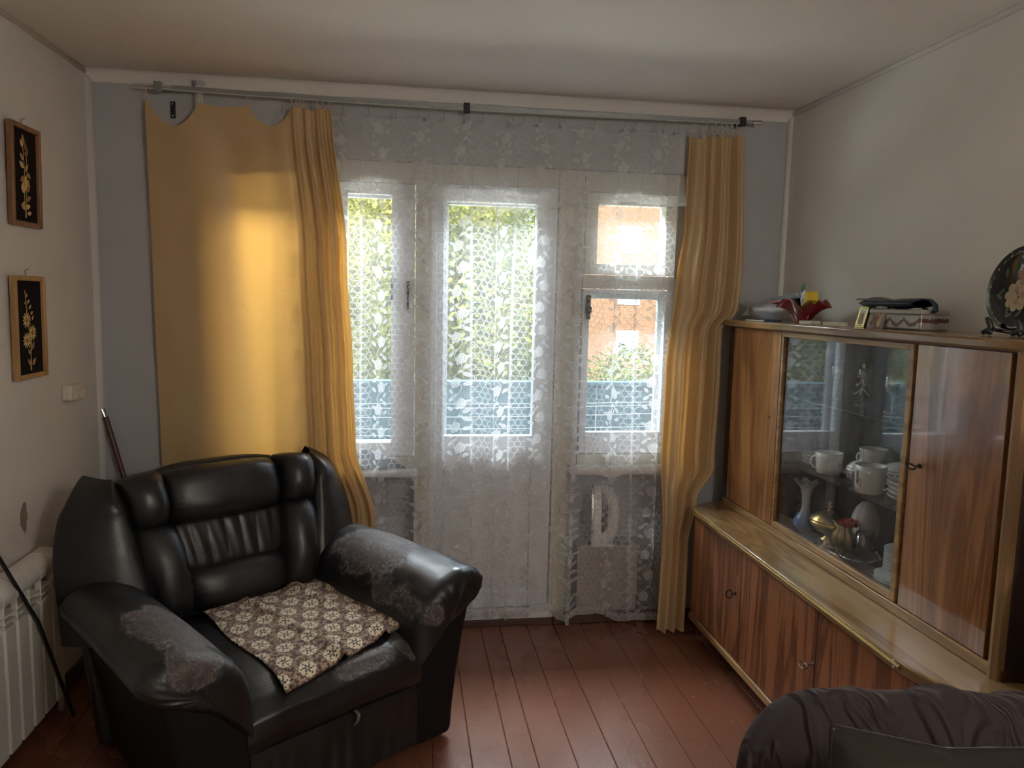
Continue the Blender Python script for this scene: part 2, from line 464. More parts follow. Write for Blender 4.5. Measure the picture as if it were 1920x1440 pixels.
# ------------------------------------------------------------------ outside: balcony, trees, brick house
m_teal = simple('balcony_panel_paint', (0.07, 0.15, 0.18), 0.6, var=0.10, scale=6)
m_slab = simple('balcony_concrete', (0.16, 0.155, 0.145), 0.9, scale=5)
m_slabu = simple('balcony_soffit_wood', (0.34, 0.29, 0.23), 0.8, scale=9, var=.3)
bal = tag(empty('balcony', (1.6, 0.3, 0)), 'concrete balcony beyond the glass with a blue-grey panel parapet and clotheslines above it', 'balcony')
BOX('slab', (-2.6, 3.4, 0.0, 1.15, -0.25, -0.08), m_slab, bal)
for i in range(10):
    BOX('parapet_panel', (-2.55 + i * 0.59, -2.55 + (i + 1) * 0.59 - 0.006, 1.02, 1.04, -0.05, 1.03), m_teal, bal)
BOX('handrail', (-2.6, 3.4, 0.99, 1.07, 1.03, 1.06), m_teal, bal, bevel=0.004)
BOX('upper_slab', (-2.6, 3.4, 0.0, 1.15, 3.35, 3.5), m_slab, bal)
BOX('upper_beam', (-2.6, 3.4, 1.06, 1.10, 2.335, 2.40), m_slabu, bal)
for i in range(9):
    xx = -2.2 + i * 0.52
    MB().tube([(xx, 1.05, 2.36), (xx + 0.02, 1.02, 2.33), (xx + 0.03, 1.02, 2.27)], 0.008, 6).build('line_hook', m_dark, bal)
for (xx) in (-2.57, 3.37):
    BOX('corner_post', (xx - .02, xx + .02, 1.05, 1.11, -0.1, 3.35), m_slab, bal)
m_line = simple('clothesline_cord', (0.5, 0.52, 0.53), 0.6)
for i, (y, z, s) in enumerate(((0.86, 0.985, -0.012), (0.74, 0.965, 0.010), (0.62, 0.925, 0.016), (0.50, 0.895, -0.02), (0.42, 0.872, -0.024))):
    pts = [(-1.2 + 5.0 * t, y + .3, z - 0.05 * 4 * t * (1 - t) + s * t) for t in [j / 12 for j in range(13)]]
    tag(MB().tube(pts, 0.0022, 5).build('clothesline', m_line), ('topmost white clothesline cord, just under the parapet handrail', 'second white clothesline cord from the top on the balcony', 'middle one of the five white clothesline cords on the balcony', 'second lowest white clothesline cord on the balcony', 'lowest white clothesline cord, nearest the window glass')[i], 'cord', 'clotheslines on the balcony')

def leaf_mat(name, c1, c2):
    M = Mat(name); c = M.coord()
    n = M.noise(c, 2.6, 3, 0.6); n2 = M.noise(c, 30, 2)
    col = M.mix((n * 0.5 + n2 * 0.5).ramp(0.35, 0.65), c1, c2)
    d = M.node('ShaderNodeBsdfDiffuse', {0: col}).outputs[0]
    t = M.node('ShaderNodeBsdfTranslucent', {0: col}).outputs[0]
    return M.done(M.node('ShaderNodeMixShader', {0: 0.3, 1: d, 2: t}).outputs[0])
m_leaf = leaf_mat('leaves_yellow_green', (0.24, 0.29, 0.05), (0.66, 0.62, 0.17))
m_leaf2 = leaf_mat('leaves_green', (0.14, 0.22, 0.05), (0.42, 0.48, 0.15))
m_bark = simple('bark', (0.10, 0.075, 0.05), 0.9)
def crown_mesh(seed, n, mat, rx=1.0, rz=1.0, size=0.075):
    rnd = random.Random(seed)
    lobes = [(Vector((rnd.uniform(-1, 1) * 1.0 * rx, rnd.uniform(-.8, .8) * rx, rnd.uniform(-1.4, 1.5) * rz)), rnd.uniform(0.45, 0.85)) for _ in range(24)]
    m = MB()
    for i in range(n):
        c, r = lobes[rnd.randrange(24)]
        d = Vector((rnd.gauss(0, 1), rnd.gauss(0, 1), rnd.gauss(0, 1))).normalized()
        p = c + d * r * (0.70 + 0.32 * rnd.random())
        nn = (d + Vector((rnd.uniform(-.7, .7), rnd.uniform(-.9, .5), rnd.uniform(-.3, .9)))).normalized()
        a = nn.cross(Vector((rnd.uniform(-1, 1), rnd.uniform(-1, 1), rnd.uniform(-1, 1)))).normalized(); b = nn.cross(a)
        s = size * rnd.uniform(0.6, 1.25)
        m.add([p - a * s, p - b * s * 0.42 + nn * s * .12, p + a * s, p + b * s * 0.42 + nn * s * .12], [(0, 1, 2, 3)])
    return m
def tree(x, y, zc, rx, rz, seed, mat, label, n=9000, size=.075, src=None):
    t = tag(empty('leafy_tree', (x, y, -3.1)), label, 'tree', 'trees beyond the balcony')
    if src is None:
        o = crown_mesh(seed, n, mat, rx, rz, size).build('foliage', mat, t, fix=False, kind='stuff')
    else:
        o = src.copy(); COL.objects.link(o); o.parent = t
    o.location = (0, 0, zc + 3.1); o.rotation_euler = (0, 0, seed * 1.3)
    pts = [(0, 0, 0), (0.05, 0, 1.2), (0.0, 0.05, 2.4), (0.1, 0, zc + 3.1)]
    MB().tube(pts, [0.13, 0.11, 0.09, 0.04], 8).build('trunk', m_bark, t, smooth=True)
    return o
L1 = 'yellow-green sunlit tree filling the view beyond the balcony parapet'
A = tree(-1.0, 5.4, 0.9, 1.3, 1.3, 1, m_leaf, 'yellow-green sunlit tree seen through the left window', 21000, .050)
Bt = tree(1.2, 6.0, 1.4, 1.4, 1.4, 2, m_leaf, 'pale yellow-green tree seen through the left half of the balcony door glass', 21000, .050)
tree(2.25, 6.9, 1.3, 0.75, 1.4, 3, m_leaf2, 'greener tree seen through the right half of the balcony door glass', 21000, .050)
tree(-3.4, 5.4, 0.9, 1, 1, 4, m_leaf, 'sunlit tree at the far left beyond the balcony, hidden by the yellow curtain', src=A)
tree(0.2, 8.3, 2.6, 1, 1, 5, m_leaf, 'taller tree standing behind the row nearest the balcony, left of the door', src=Bt)
tree(1.6, 9.0, 3.0, 1, 1, 6, m_leaf, 'tall tree rising behind the others in the middle of the view', src=A)
tree(4.9, 6.3, -0.55, 1.2, 0.75, 7, m_leaf2, 'low bushy tree below the brick house seen through the right window', 16000, .050)
tree(6.7, 7.2, -0.5, 1, 1, 8, m_leaf2, 'bushy tree at the far right under the brick house', src=tree(8.9, 8.6, -0.8, 1.2, .8, 9, m_leaf, 'rounded low tree in front of the brick house, outermost on the right', 14000, .050))
tree(-1.6, 9.0, 2.8, 1, 1, 10, m_leaf, 'tall tree far behind on the left beyond the balcony', src=Bt)
tree(2.0, 10.2, 1.6, 1, 1, 11, m_leaf, 'tree in the third row straight behind the balcony door glass', src=A)
struct(BOX('floor_ground', (-30, 40, 1.2, 60, -3.3, -3.1), simple('grass_ground', (0.10, 0.14, 0.05), 0.95, scale=2)))
# dense hedge of trees further back so no open horizon shows
for i, (x, y, z) in enumerate(((-7, 11, 2.4), (-3.5, 12, 3.2), (0.0, 12.5, 3.6), (-10, 10, 2), (2.5, 12.6, 2.6))):
    o = tree(x, y, z, 1, 1, 12 + i, m_leaf2, ['green tree of the far row, second from the left end', 'green tree of the far row seen above the left window mullion', 'green tree of the far row behind the balcony door', 'leftmost green tree of the far row beyond the yard', 'green tree of the far row nearest the brick house'][i], src=Bt if i % 2 else A)
    o.scale = (1.35, 1.2, 1.25)

# brick house across the yard
def brick_mat():
    M = Mat('brick_facade'); c = M.coord()
    X, Y, Z = M.xyz(c)
    v = M.node('ShaderNodeCombineXYZ', {0: X, 1: Z, 2: 0.0}).outputs[0]
    b = M.node('ShaderNodeTexBrick', {'Vector': v, 'Color1': (0.20, 0.085, 0.04, 1), 'Color2': (0.25, 0.115, 0.055, 1), 'Mortar': (0.33, 0.25, 0.18, 1), 'Scale': 1.0, 'Mortar Size': 0.012, 'Brick Width': 0.26, 'Row Height': 0.085})
    n = M.noise(c, 1.0, 3)
    return M.done(M.bsdf(color=M.mix(n * 0.3, b.outputs[0], (0.26, 0.14, 0.08)), rough=0.9))
m_brick = brick_mat()
m_winglass = simple('house_window_glass', (0.30, 0.36, 0.42), 0.15, var=.3, scale=2)
m_pvc = simple('white_window_plastic', (0.78, 0.80, 0.82), 0.4, var=.03)
hs = tag(empty('brick_house', (12, 15.4, -3.1)), 'orange brick apartment house with white-framed windows seen through the right window', 'building')
HX0, HX1, HY = 9.25, 34.0, 31.0
HY -= 0
m = MB(); m.box(HX0, HX1, HY, HY + 10, -3.1, 13); hw = m.build('wall', m_brick, hs); 
for o in (hw,): o.location = Vector((-12, -15.4, 3.1))
for (xc, zc) in [(11.72 + i * 4.2, z) for i in range(0, 5) for z in (2.1, 4.47, 6.9, 9.3, -.4)]:
    wv = MB()
    for b in ring(xc - 0.54, xc + 0.54, zc - 0.64, zc + 0.64, 0.10, HY - 0.03, HY + 0.05): wv.box(*b)
    wv.box(xc - 0.03, xc + 0.03, HY - 0.02, HY + 0.05, zc - 0.6, zc + 0.6)
    fo = wv.build('window', m_pvc, hs); fo.location = Vector((-12, -15.4, 3.1))
    g = MB().box(xc - 0.46, xc + 0.46, HY - 0.012, HY - 0.006, zc - 0.56, zc + 0.56).build('pane', m_winglass, fo)

# ------------------------------------------------------------------ curtain rail with its brackets
RX0, RX1, RY = 0.207, 2.93, -0.072
def rail_z(x): return 2.436 - 0.006 * (x - 0.2) / 2.7 - 0.012 * sin(pi * (x - 0.2) / 2.7)
rl = tag(empty('curtain_rail', (1.6, -0.07, 2.43)), 'long grey metal curtain rail fixed under the ceiling above both windows', 'curtain rail')
def inv(o, p):   # keep world coordinates for a child of an unrotated empty
    o.location = -Vector(p.location); return o
def mk(mb, name, mat, par, **k): return inv(mb.build(name, mat, par, **k), par)
m = MB()
m.grid(lambda u, v: (lambda x, c: Vector((x, RY + (0.006 if c in (1, 2) else -0.006), rail_z(x) + (0.010 if c in (2, 3) else -0.010))))(0.36 + u * (2.86 - 0.36), round(v * 4) % 4), 24, 4)
mk(m, 'rail', m_alu, rl)
mk(MB().tube([(x, RY - 0.008, rail_z(x) - 0.010) for x in [0.36 + 2.5 * i / 24 for i in range(25)]], 0.0028, 6), 'rail_edge', m_alul, rl)
mk(MB().tube([(RX0, RY, rail_z(.3) + .006), (0.36, RY, rail_z(.36) + .006)], 0.004, 6).tube([(RX0, RY, rail_z(.3) - .006), (0.36, RY, rail_z(.36) - .006)], 0.004, 6), 'end_rod', m_alul, rl)
mk(MB().tube([(2.86, RY, rail_z(2.86)), (2.955, RY, rail_z(2.9) - .004)], [0.004, 0.004], 8).tube([(2.925, RY, rail_z(2.9)), (2.965, RY, rail_z(2.9))], [0.009, 0.012], 10), 'end_cap', m_chrome, rl)
for bx in (0.305, 1.592, 2.875):
    zz = rail_z(bx)
    b = MB().box(bx - 0.014, bx + 0.014, RY - 0.014, RY + 0.014, zz - 0.020, zz + 0.020).box(bx - 0.010, bx + 0.010, RY, -0.002, zz - 0.006, zz + 0.006)
    mk(b, 'bracket', m_dark if bx > 1 else m_alu, rl, bevel=0.002)
b = MB().box(0.330, 0.352, -0.005, -0.0, 2.325, 2.395)
pl_ = tag(b.build('wall_plate', m_dark, bevel=0.002), 'small dark metal plate screwed to the wall above the yellow curtain', 'plate')
for z in (2.335, 2.385): MB().tube([(0.341, -0.008, z), (0.341, -0.004, z)], 0.004, 8).build('screw', m_chrome, pl_)
hp = tag(MB().tube([(0.455, -0.030, 2.47), (0.455, -0.030, 0.03)], 0.0165, 16).build('heating_pipe', m_pipe, smooth=True, angle=40), 'vertical off-white heating pipe running from the ceiling down behind the yellow curtain', 'pipe')
MB().tube([(0.455, -0.030, 2.475), (0.455, -0.030, 2.458)], [0.028, 0.02], 14).build('collar', m_wallw, hp)

# ------------------------------------------------------------------ curtains
def fabric_yellow():
    M = Mat('yellow_jacquard'); uv = M.coord('UV')
    X, Y, Z = M.xyz(uv)
    n = M.noise(uv, 2.2, 3)
    cell = M.voro(uv, 5.5)
    ang = M.noise(uv, 5.5, 1)
    th_ = (Y * 5.0 + ang * 9).sin()
    fan = ((cell * 95.0 + th_ * 2.0 + ang * 20).sin() * 0.5 + 0.5)
    patch = cell.ramp(0.30, 0.42, 1, 0) * M.noise(uv, 3.0, 2).ramp(0.46, 0.54)
    fig = (fan.ramp(0.35, 0.75) * patch)
    thread = (Y * 900.0).sin() * 0.5 + 0.5
    col = M.mix(fig * 0.30, (0.60, 0.44, 0.235), (0.72, 0.56, 0.34))
    tcol = M.mix(n, (0.80, 0.38, 0.07), (0.80, 0.44, 0.11))
    nor = M.bump(fig + thread * 0.10, 0.12, 0.002)
    pr = M.bsdf(color=col, rough=0.42, sheen=0.3, normal=nor, spec=0.4)
    t = M.node('ShaderNodeBsdfTranslucent', {0: tcol, 'Normal': nor}).outputs[0]
    return M.done(M.node('ShaderNodeMixShader', {0: 0.26, 1: pr, 2: t}).outputs[0])
m_yel = fabric_yellow()

def lace_mat(name, base, net_w, roses=True, tint=(0.84, 0.85, 0.87)):
    M = Mat(name); uv = M.coord('UV')
    X, Y, Z = M.xyz(uv)
    def hexd(s):
        px = X / s; py = Y / (s * 1.7320508)
        a = (px.fract() - 0.5); b = (py.fract() - 0.5) * 1.7320508
        d1 = (a * a + b * b).sqrt()
        a2 = ((px + 0.5).fract() - 0.5); b2 = ((py + 0.5).fract() - 0.5) * 1.7320508
        d2 = (a2 * a2 + b2 * b2).sqrt()
        return d1.min(d2)
    d = hexd(0.030)
    ring_ = (d - 0.45).abs().ramp(0.018, 0.050, 1.0, 0.0)
    fac = ring_ * net_w
    if roses:
        PU, PV = 0.215, 0.105
        cxu = ((X / PU).fract() - 0.5) * PU
        rowo = ((X / PU).floor() * 0.37)
        cyv = ((Y / PV + rowo).fract() - 0.5) * PV
        sgn = ((Y / PV + rowo).floor() * pi).sin() * 0 + ((((Y / PV + rowo).floor() * 0.5).fract()).gt(0.25) * 2 - 1)
        fx = cxu - sgn * 0.012
        r = (fx * fx + cyv * cyv).sqrt()
        th = cyv.atan2(fx)
        edge = (th * 5.0).sin() * 0.0022 + 0.026
        flower = (r - edge).ramp(-0.002, 0.001, 1.0, 0.0)
        spiral = ((r / 0.0085 + th / (2 * pi)).fract() - 0.5).abs().ramp(0.30, 0.42, 0.62, 0.12)
        fl = flower * spiral
        def leaf(ox, oy, ang, L, Wd):
            lx = cxu - sgn * ox; ly = cyv - oy
            ca, sa = cos(ang), sin(ang)
            u = (lx * ca) * 1 + ly * sgn * sa
            v = ly * ca - lx * sgn * sa
            q = ((u / L).pow(2) + (v / Wd).pow(2)) if False else ((u * u) / (L * L) + (v * v) / (Wd * Wd))
            return q.ramp(0.8, 1.15, 0.6, 0.0) * v.abs().ramp(0.0008, 0.0016, 0.3, 1.0)
        lv = leaf(-0.034, 0.030, 0.6, 0.017, 0.008).max(leaf(-0.038, -0.014, -0.5, 0.016, 0.008)).max(leaf(0.034, -0.038, 0.9, 0.015, 0.007)).max(leaf(0.044, 0.012, 0.2, 0.012, 0.006)).max(leaf(-0.012, 0.046, 0.1, 0.013, 0.006))
        stem = ((cxu + (Y * 60.0).sin() * 0.018).abs()).ramp(0.0010, 0.0020, 0.7, 0.0)
        zone = cxu.abs().ramp(0.052, 0.060, 1.0, 0.0)
        fac = fac * (1 - zone * 0.85)
        fac = fac.max(fl).max(lv).max(stem * zone)
    alpha = (fac * (1 - base) + base).min(0.96)
    df = M.node('ShaderNodeBsdfDiffuse', {0: tint}).outputs[0]
    tl = M.node('ShaderNodeBsdfTranslucent', {0: tint}).outputs[0]
    cl = M.node('ShaderNodeMixShader', {0: 0.5, 1: df, 2: tl}).outputs[0]
    tr = M.node('ShaderNodeBsdfTransparent', {0: (1, 1, 1)}).outputs[0]
    return M.done(M.node('ShaderNodeMixShader', {0: alpha, 1: tr, 2: cl}).outputs[0])
m_lace = lace_mat('rose_lace', 0.165, 0.50)
m_sheer = lace_mat('sheer_valance', 0.24, 0.25, False)

def smooth(t): t = max(0, min(1, t)); return t * t * (3 - 2 * t)
def keyed(keys, z):
    """piecewise-smooth value over descending z keys"""
    if z >= keys[0][0]: return keys[0][1]
    for (a, va), (b, vb) in zip(keys, keys[1:]):
        if z >= b: return va + (vb - va) * smooth((a - z) / (a - b))
    return keys[-1][1]
def hang(name, mat, hooks, ztop, zbot, xmap, yoff, nu, nv, parent, sagk=0.22, cloth_w=None, hookz=0.028, hook_mat=None, uvw=1.0):
    """cloth hung from hooks; hooks = x positions; xmap(s, z) gives x for cloth parameter s"""
    h0, h1 = hooks[0], hooks[-1]
    def top(x):
        if x <= h0: return ztop - (h0 - x) * 0.5
        if x >= h1: return ztop - (x - h1) * 0.5
        for a, b in zip(hooks, hooks[1:]):
            if a <= x <= b:
                t = (x - a) / (b - a) if b > a else 0
                return ztop - 4 * t * (1 - t) * (b - a) * (sagk(a) if callable(sagk) else sagk)
        return ztop
    def fn(u, v):
        xt = xmap(u, ztop)
        zt = top(xt); zb = zbot(u)
        z = zt + (zb - zt) * v
        return Vector((xmap(u, z), yoff(u, z), z))
    m = MB().grid(fn, nu, nv, lambda u, v: (u * uvw, (1 - v) * (ztop - 0.05)))
    o = m.build(name, mat, parent, smooth=True, fix=False)
    return o
def hooks_for(parent, hooks, ztop, y, mat, big=True):
    for x in hooks:
        zr = rail_z(x) - 0.012
        m = MB()
        if big:
            m.tube([(x, RY, zr + 0.004), (x, RY, (zr + ztop) / 2 + 0.008)], 0.0038, 6)
            m.tube([(x + 0.010 * sin(a), y, ztop + 0.008 + 0.010 * cos(a)) for a in [2 * pi * k / 10 for k in range(10)]], 0.0022, 5, closed=True)
            m.tube([(x, RY, (zr + ztop) / 2 + 0.010), (x, (RY + y) / 2, ztop + 0.02), (x, y, ztop + 0.016)], 0.0016, 5)
        else:
            m.tube([(x, RY, zr), (x + 0.002, RY + .008, zr - 0.006), (x, RY + 0.012, zr - 0.014), (x, y, ztop + 0.010)], 0.0013, 5)
            m.box(x - 0.006, x + 0.006, y - 0.004, y + 0.004, ztop - 0.006, ztop + 0.008)
        m.build('hook', mat, parent)

# left yellow curtain
YHL = [0.255, 0.464, 0.660, 0.843, 0.862, 0.878, 0.892, 0.95, 0.972, 1.000]
cl = tag(empty('yellow_curtain'), 'wide yellow jacquard curtain spread over the left window behind the black armchair', 'curtain', 'yellow curtains')
def xl(s, z):
    L = keyed([(2.4, 0.245), (1.6, 0.252), (0.9, 0.262), (0.0, 0.30)], z)
    R = keyed([(2.4, 1.012), (1.76, 1.075), (1.24, 1.100), (0.92, 1.112), (0.57, 1.198), (0.0, 1.23)], z)
    f = s ** 0.80 if True else s
    f = s + 0.16 * sin(pi * s) * (0.9 - 0.2 * s)
    return L + (R - L) * f
def yl(s, z):
    t = smooth((2.40 - z) / 0.25)
    g = smooth((s - 0.60) / 0.12)
    amp = 0.020 * g * (0.5 + 0.5 * t)
    yy = -0.052 - 0.020 * g + amp * (sin(s * 62 + 0.5 * sin(z * 1.7)) + 0.35 * sin(s * 141 + z))
    yy += (1 - g) * (0.010 * sin(s * 17 + 0.9 + 0.35 * z) + 0.006 * sin(s * 31 + 2 * z)) * t
    d = (s - 0.12) / 0.09
    yy += -0.020 * math.exp(-d * d) * (1 - smooth((2.4 - z) / 0.6))
    return min(yy, -0.020)
clo = hang('cloth', m_yel, YHL, 2.385, lambda u: 0.06, xl, yl, 220, 60, cl, sagk=lambda a: 0.50 if a < .3 else 0.06 if a < .5 else 0.44 if a < .7 else 0.2, uvw=1.5)
hooks_for(cl, YHL, 2.385, -0.06, m_hook)
hem = MB()
# right yellow curtain
YHR = [2.640, 2.700, 2.745, 2.775, 2.80, 2.825, 2.85, 2.88]
cr = tag(empty('yellow_curtain'), 'bunched yellow curtain hanging between the right window and the sideboard', 'curtain', 'yellow curtains')
def xr(s, z):
    L = keyed([(2.40, 2.632), (1.95, 2.628), (1.68, 2.598), (1.25, 2.562), (0.80, 2.552), (0.47, 2.553), (0.0, 2.520)], z)
    R = keyed([(2.40, 2.900), (1.72, 2.925), (1.56, 2.915), (1.47, 2.835), (1.30, 2.835), (0.80, 2.82), (0.66, 2.725), (0.45, 2.68), (0.0, 2.655)], z)
    return L + (R - L) * s
def yr(s, z):
    t = smooth((2.40 - z) / 0.2)
    base = keyed([(2.4, -0.062), (1.5, -0.066), (0.9, -0.085), (0.5, -0.15), (0.0, -0.215)], z)
    a = (0.018 + 0.006 * t) * (1 if z > .8 else 0.85)
    ph = 0.35 * z
    k_ = smooth((z - 0.1) / 0.9)
    w = sin(s * 19 + ph) + (0.15 + 0.35 * k_) * sin(s * 43 - 0.4 * z + 1)
    return min(base + a * w, -0.022)
hang('cloth', m_yel, YHR, 2.372, lambda u: 0.035, xr, yr, 140, 70, cr, sagk=0.5, uvw=1.1)
hooks_for(cr, YHR, 2.372, -0.06, m_hook)

# lace curtain
LH = [0.80, 0.92, 1.055, 1.165, 1.282, 1.385, 1.425, 1.495, 1.60, 1.665, 1.80, 1.850, 1.925, 2.035, 2.180, 2.320, 2.372, 2.465, 2.505, 2.575]
lc = tag(empty('lace_curtain'), 'white rose-patterned lace curtain hanging across the windows and balcony door', 'curtain')
PLEATS = [(0.86, .014), (1.02, .012), (1.13, .012), (1.405, .020), (1.455, .010), (1.505, .012), (1.635, .013), (1.745, .008), (1.835, .016), (2.05, .014), (2.125, .020), (2.31, .010), (2.42, .016), (2.535, .012)]
def xlace(s, z):
    x = 0.76 + s * (2.585 - 0.76)
    x0 = x
    g = 0.35 + 0.65 * smooth((2.38 - z) / 0.5)
    for c, wd in PLEATS:
        q = (x0 - c - 0.012 * sin(z * 1.1 + c * 9)) / wd
        x -= 1.9 * wd * q * math.exp(-q * q) * g * 1.25
    return x + 0.012 * sin(x * 23 + 0.4) * smooth((2.4 - z) / 0.8) + (0.012 * (2.4 - z) / 2.4 if s > 0.9 else 0)
def fold(x, z):
    return (sin(x * 31 + 0.7 * sin(x * 9)) + 0.55 * sin(x * 67 + 1.3) + 0.35 * sin(x * 17 + 0.8 * z))
def ylace(s, z):
    x = 0.76 + s * 1.825
    env = 0.5 + 0.5 * sin(x * 4.1 + 1.0)
    return -0.044 + (0.006 + 0.006 * env) * fold(x, z) * (0.6 + 0.4 * smooth((2.4 - z) / 0.5)) + (0.016 if s < .2 else 0) * 0.6 + sum(0.007 * math.exp(-((x - c) / (wd * 1.2)) ** 2) * (1 if k % 2 else -1) for k, (c, wd) in enumerate(PLEATS))
def zlace(u):
    x = 0.76 + u * 1.825
    k = [(0.76, .06), (1.6, .055), (1.72, .060), (1.80, .072), (1.83, .052), (1.92, .050), (1.94, .085), (2.03, .088), (2.09, .035), (2.13, .012), (2.17, .06), (2.28, .055), (2.40, .020), (2.60, .012)]
    for (a, va), (b, vb) in zip(k, k[1:]):
        if a <= x <= b: return va + (vb - va) * smooth((x - a) / (b - a))
    return 0.02
hang('cloth', m_lace, LH, 2.372, zlace, xlace, ylace, 620, 50, lc, sagk=lambda a: 0.05 + 0.24 * abs(sin(a * 37.0)) ** 4, uvw=2.15)
hooks_for(lc, LH, 2.372, -0.045, m_alu, False)
# hem band along the bottom
def hemf(u, v):
    s = u; z = zlace(s) + 0.038 * (1 - v)
    return Vector((xlace(s, z), ylace(s, z) - 0.0012, z))
MB().grid(hemf, 300, 2, lambda u, v: (u * 2.15, v * .04)).build('hem', lace_mat('lace_hem', 0.42, 0.5, False), lc, smooth=True, fix=False)
# short sheer valance layer in front of it
vc = tag(empty('sheer_valance'), 'short sheer valance with a scalloped lower edge hung over the top of the lace curtain', 'curtain')
VH = LH[2:]
def xv(s, z): return 0.985 + s * (2.60 + 0.035 * smooth((2.3 - z) / 0.35) - 0.985)
def yv(s, z):
    x = 0.985 + s * 1.615
    return -0.056 + 0.007 * fold(x + 0.02, z) * 0.8 + 0.030 * (1 - smooth((x - 1.02) / 0.12))
def zv(u):
    x = 0.985 + u * 1.615
    return 2.035 - 0.050 * smooth((x - 1.0) / 0.5) + 0.03 * abs(sin(x * 5.2)) + 0.05 * smooth((x - 2.15) / 0.2) - 0.02 * smooth((x - 2.45) / 0.1)
hang('cloth', m_sheer, VH, 2.366, zv, xv, yv, 300, 16, vc, sagk=lambda a: 0.05 + 0.24 * abs(sin(a * 37.0)) ** 4, uvw=1.9)
def vh(u, v):
    z = zv(u) + 0.016 * (1 - v); return Vector((xv(u, z), yv(u, z) - 0.001, z))
MB().grid(vh, 260, 1).build('hem', m_sheer, vc, smooth=True, fix=False)

# ------------------------------------------------------------------ wall pictures with straw flowers
m_frame1 = wood('frame_wood_dark', (0.16, 0.075, 0.03), (0.34, 0.17, 0.07), 'z', 0.4)
m_frame2 = wood('frame_wood_light', (0.34, 0.19, 0.07), (0.52, 0.31, 0.13), 'z', 0.4)
m_velvet = simple('black_picture_ground', (0.012, 0.010, 0.010), 0.9, spec=0.1)
straws = [simple('straw_%s' % n, c, 0.45, var=.2, scale=60) for n, c in (('pale', (0.62, 0.43, 0.18)), ('gold', (0.44, 0.27, 0.09)), ('brown', (0.28, 0.14, 0.06)), ('red', (0.30, 0.07, 0.05)))]
def picture(name, y0, y1, z0, z1, fm, tilt, label, build):
    o = empty(name, (0.004, (y0 + y1) / 2, z0)); tag(o, label, 'picture', 'straw flower pictures on the left wall')
    w, h = (y1 - y0), (z1 - z0)
    M = Matrix.Rotation(tilt, 4, 'Y')
    o.rotation_euler = (0, tilt, 0)
    d = 0.020; fw = 0.017
    fr = MB()
    fr.box(0, d, -w / 2, -w / 2 + fw, 0, h).box(0, d, w / 2 - fw, w / 2, 0, h).box(0, d, -w / 2 + fw, w / 2 - fw, 0, fw).box(0, d, -w / 2 + fw, w / 2 - fw, h - fw, h)
    fr.build('frame', fm, o, bevel=0.0025)
    BOX('backing', (0.002, 0.008, -w / 2 + fw, w / 2 - fw, fw, h - fw), m_velvet, o)
    MB().tube([(0.004, 0, h), (0.003, -.004, h + 0.018), (0.010, 0.012, h + 0.026)], 0.0012, 5).build('nail', m_dark, o)
    build(o, w, h)
    return o
def petal_mesh(L, Wd, fat=0.5):
    m = MB(); n = 8; pts = []
    for k in range(n + 1):
        t = k / n; pts.append((t * L, Wd * sin(pi * t ** fat)))
    vs = [(0.0022, a, b) for a, b in pts] + [(0.0022, a, -b) for a, b in pts[1:-1][::-1]] 
    c = (0.0036, L * 0.5, 0)
    vs = [(0.0, 0, 0)] if False else vs
    N = len(vs)
    m.add(vs + [c], [(i, (i + 1) % N, N) for i in range(N)])
    return m
_pet = {}
def petal(parent, y, z, ang, L, Wd, mat, name='leaf', fat=0.8):
    key = (round(L, 3), round(Wd, 4), mat.name, fat)
    if key not in _pet:
        o = petal_mesh(L, Wd, fat).build(name, mat, parent); _pet[key] = o
    else:
        o = _pet[key].copy(); o.name = name; o.parent = parent; COL.objects.link(o)
    o.location = (0.0082 + 0.0004 * random.random(), y, z); o.rotation_euler = (ang, 0, 0)
    return o
def stem(parent, pts, mat): MB().tube([(0.0088, a, b) for a, b in pts], 0.0009, 5).build('stem', mat, parent)
def pic_roses(o, w, h):
    P, G, B, R_ = straws
    stem(o, [(0.0, 0.03), (-0.004, 0.10), (0.0, 0.20), (-0.008, 0.27)], P); stem(o, [(0.004, 0.03), (0.01, 0.12), (0.018, 0.20), (0.014, 0.25)], P)
    for (y, z, a, L, mt) in ((-0.006, 0.275, 1.7, 0.040, G), (-0.012, 0.268, 2.1, 0.032, P), (0.002, 0.262, 1.2, 0.030, B), (0.014, 0.245, 1.3, 0.030, R_), (0.018, 0.243, 1.8, 0.028, R_), (0.012, 0.24, 2.2, .022, B),
                             (-0.008, 0.225, 2.4, 0.034, G), (-0.006, 0.20, 2.6, 0.038, P), (0.002, 0.19, 0.9, 0.034, G), (0.016, 0.185, -0.6, 0.028, G), (-0.006, 0.17, -2.6, 0.035, B),
                             (-0.004, 0.115, 2.5, 0.034, P), (0.006, 0.09, 0.5, 0.036, B), (-0.006, 0.085, -2.4, .03, G), (0.0, 0.065, 0.3, 0.034, P), (-0.002, 0.06, 2.7, 0.036, G), (0.01, 0.045, 0.2, 0.03, P)):
        petal(o, y, z, a, L, L * 0.26, mt)
    for k, (a, L, mt) in enumerate(((1.57, 0.052, P), (1.05, 0.046, G), (2.1, 0.046, G), (0.6, 0.036, B), (2.6, 0.036, P))):
        petal(o, 0.004, 0.125, a, L, 0.014, mt, 'petal')
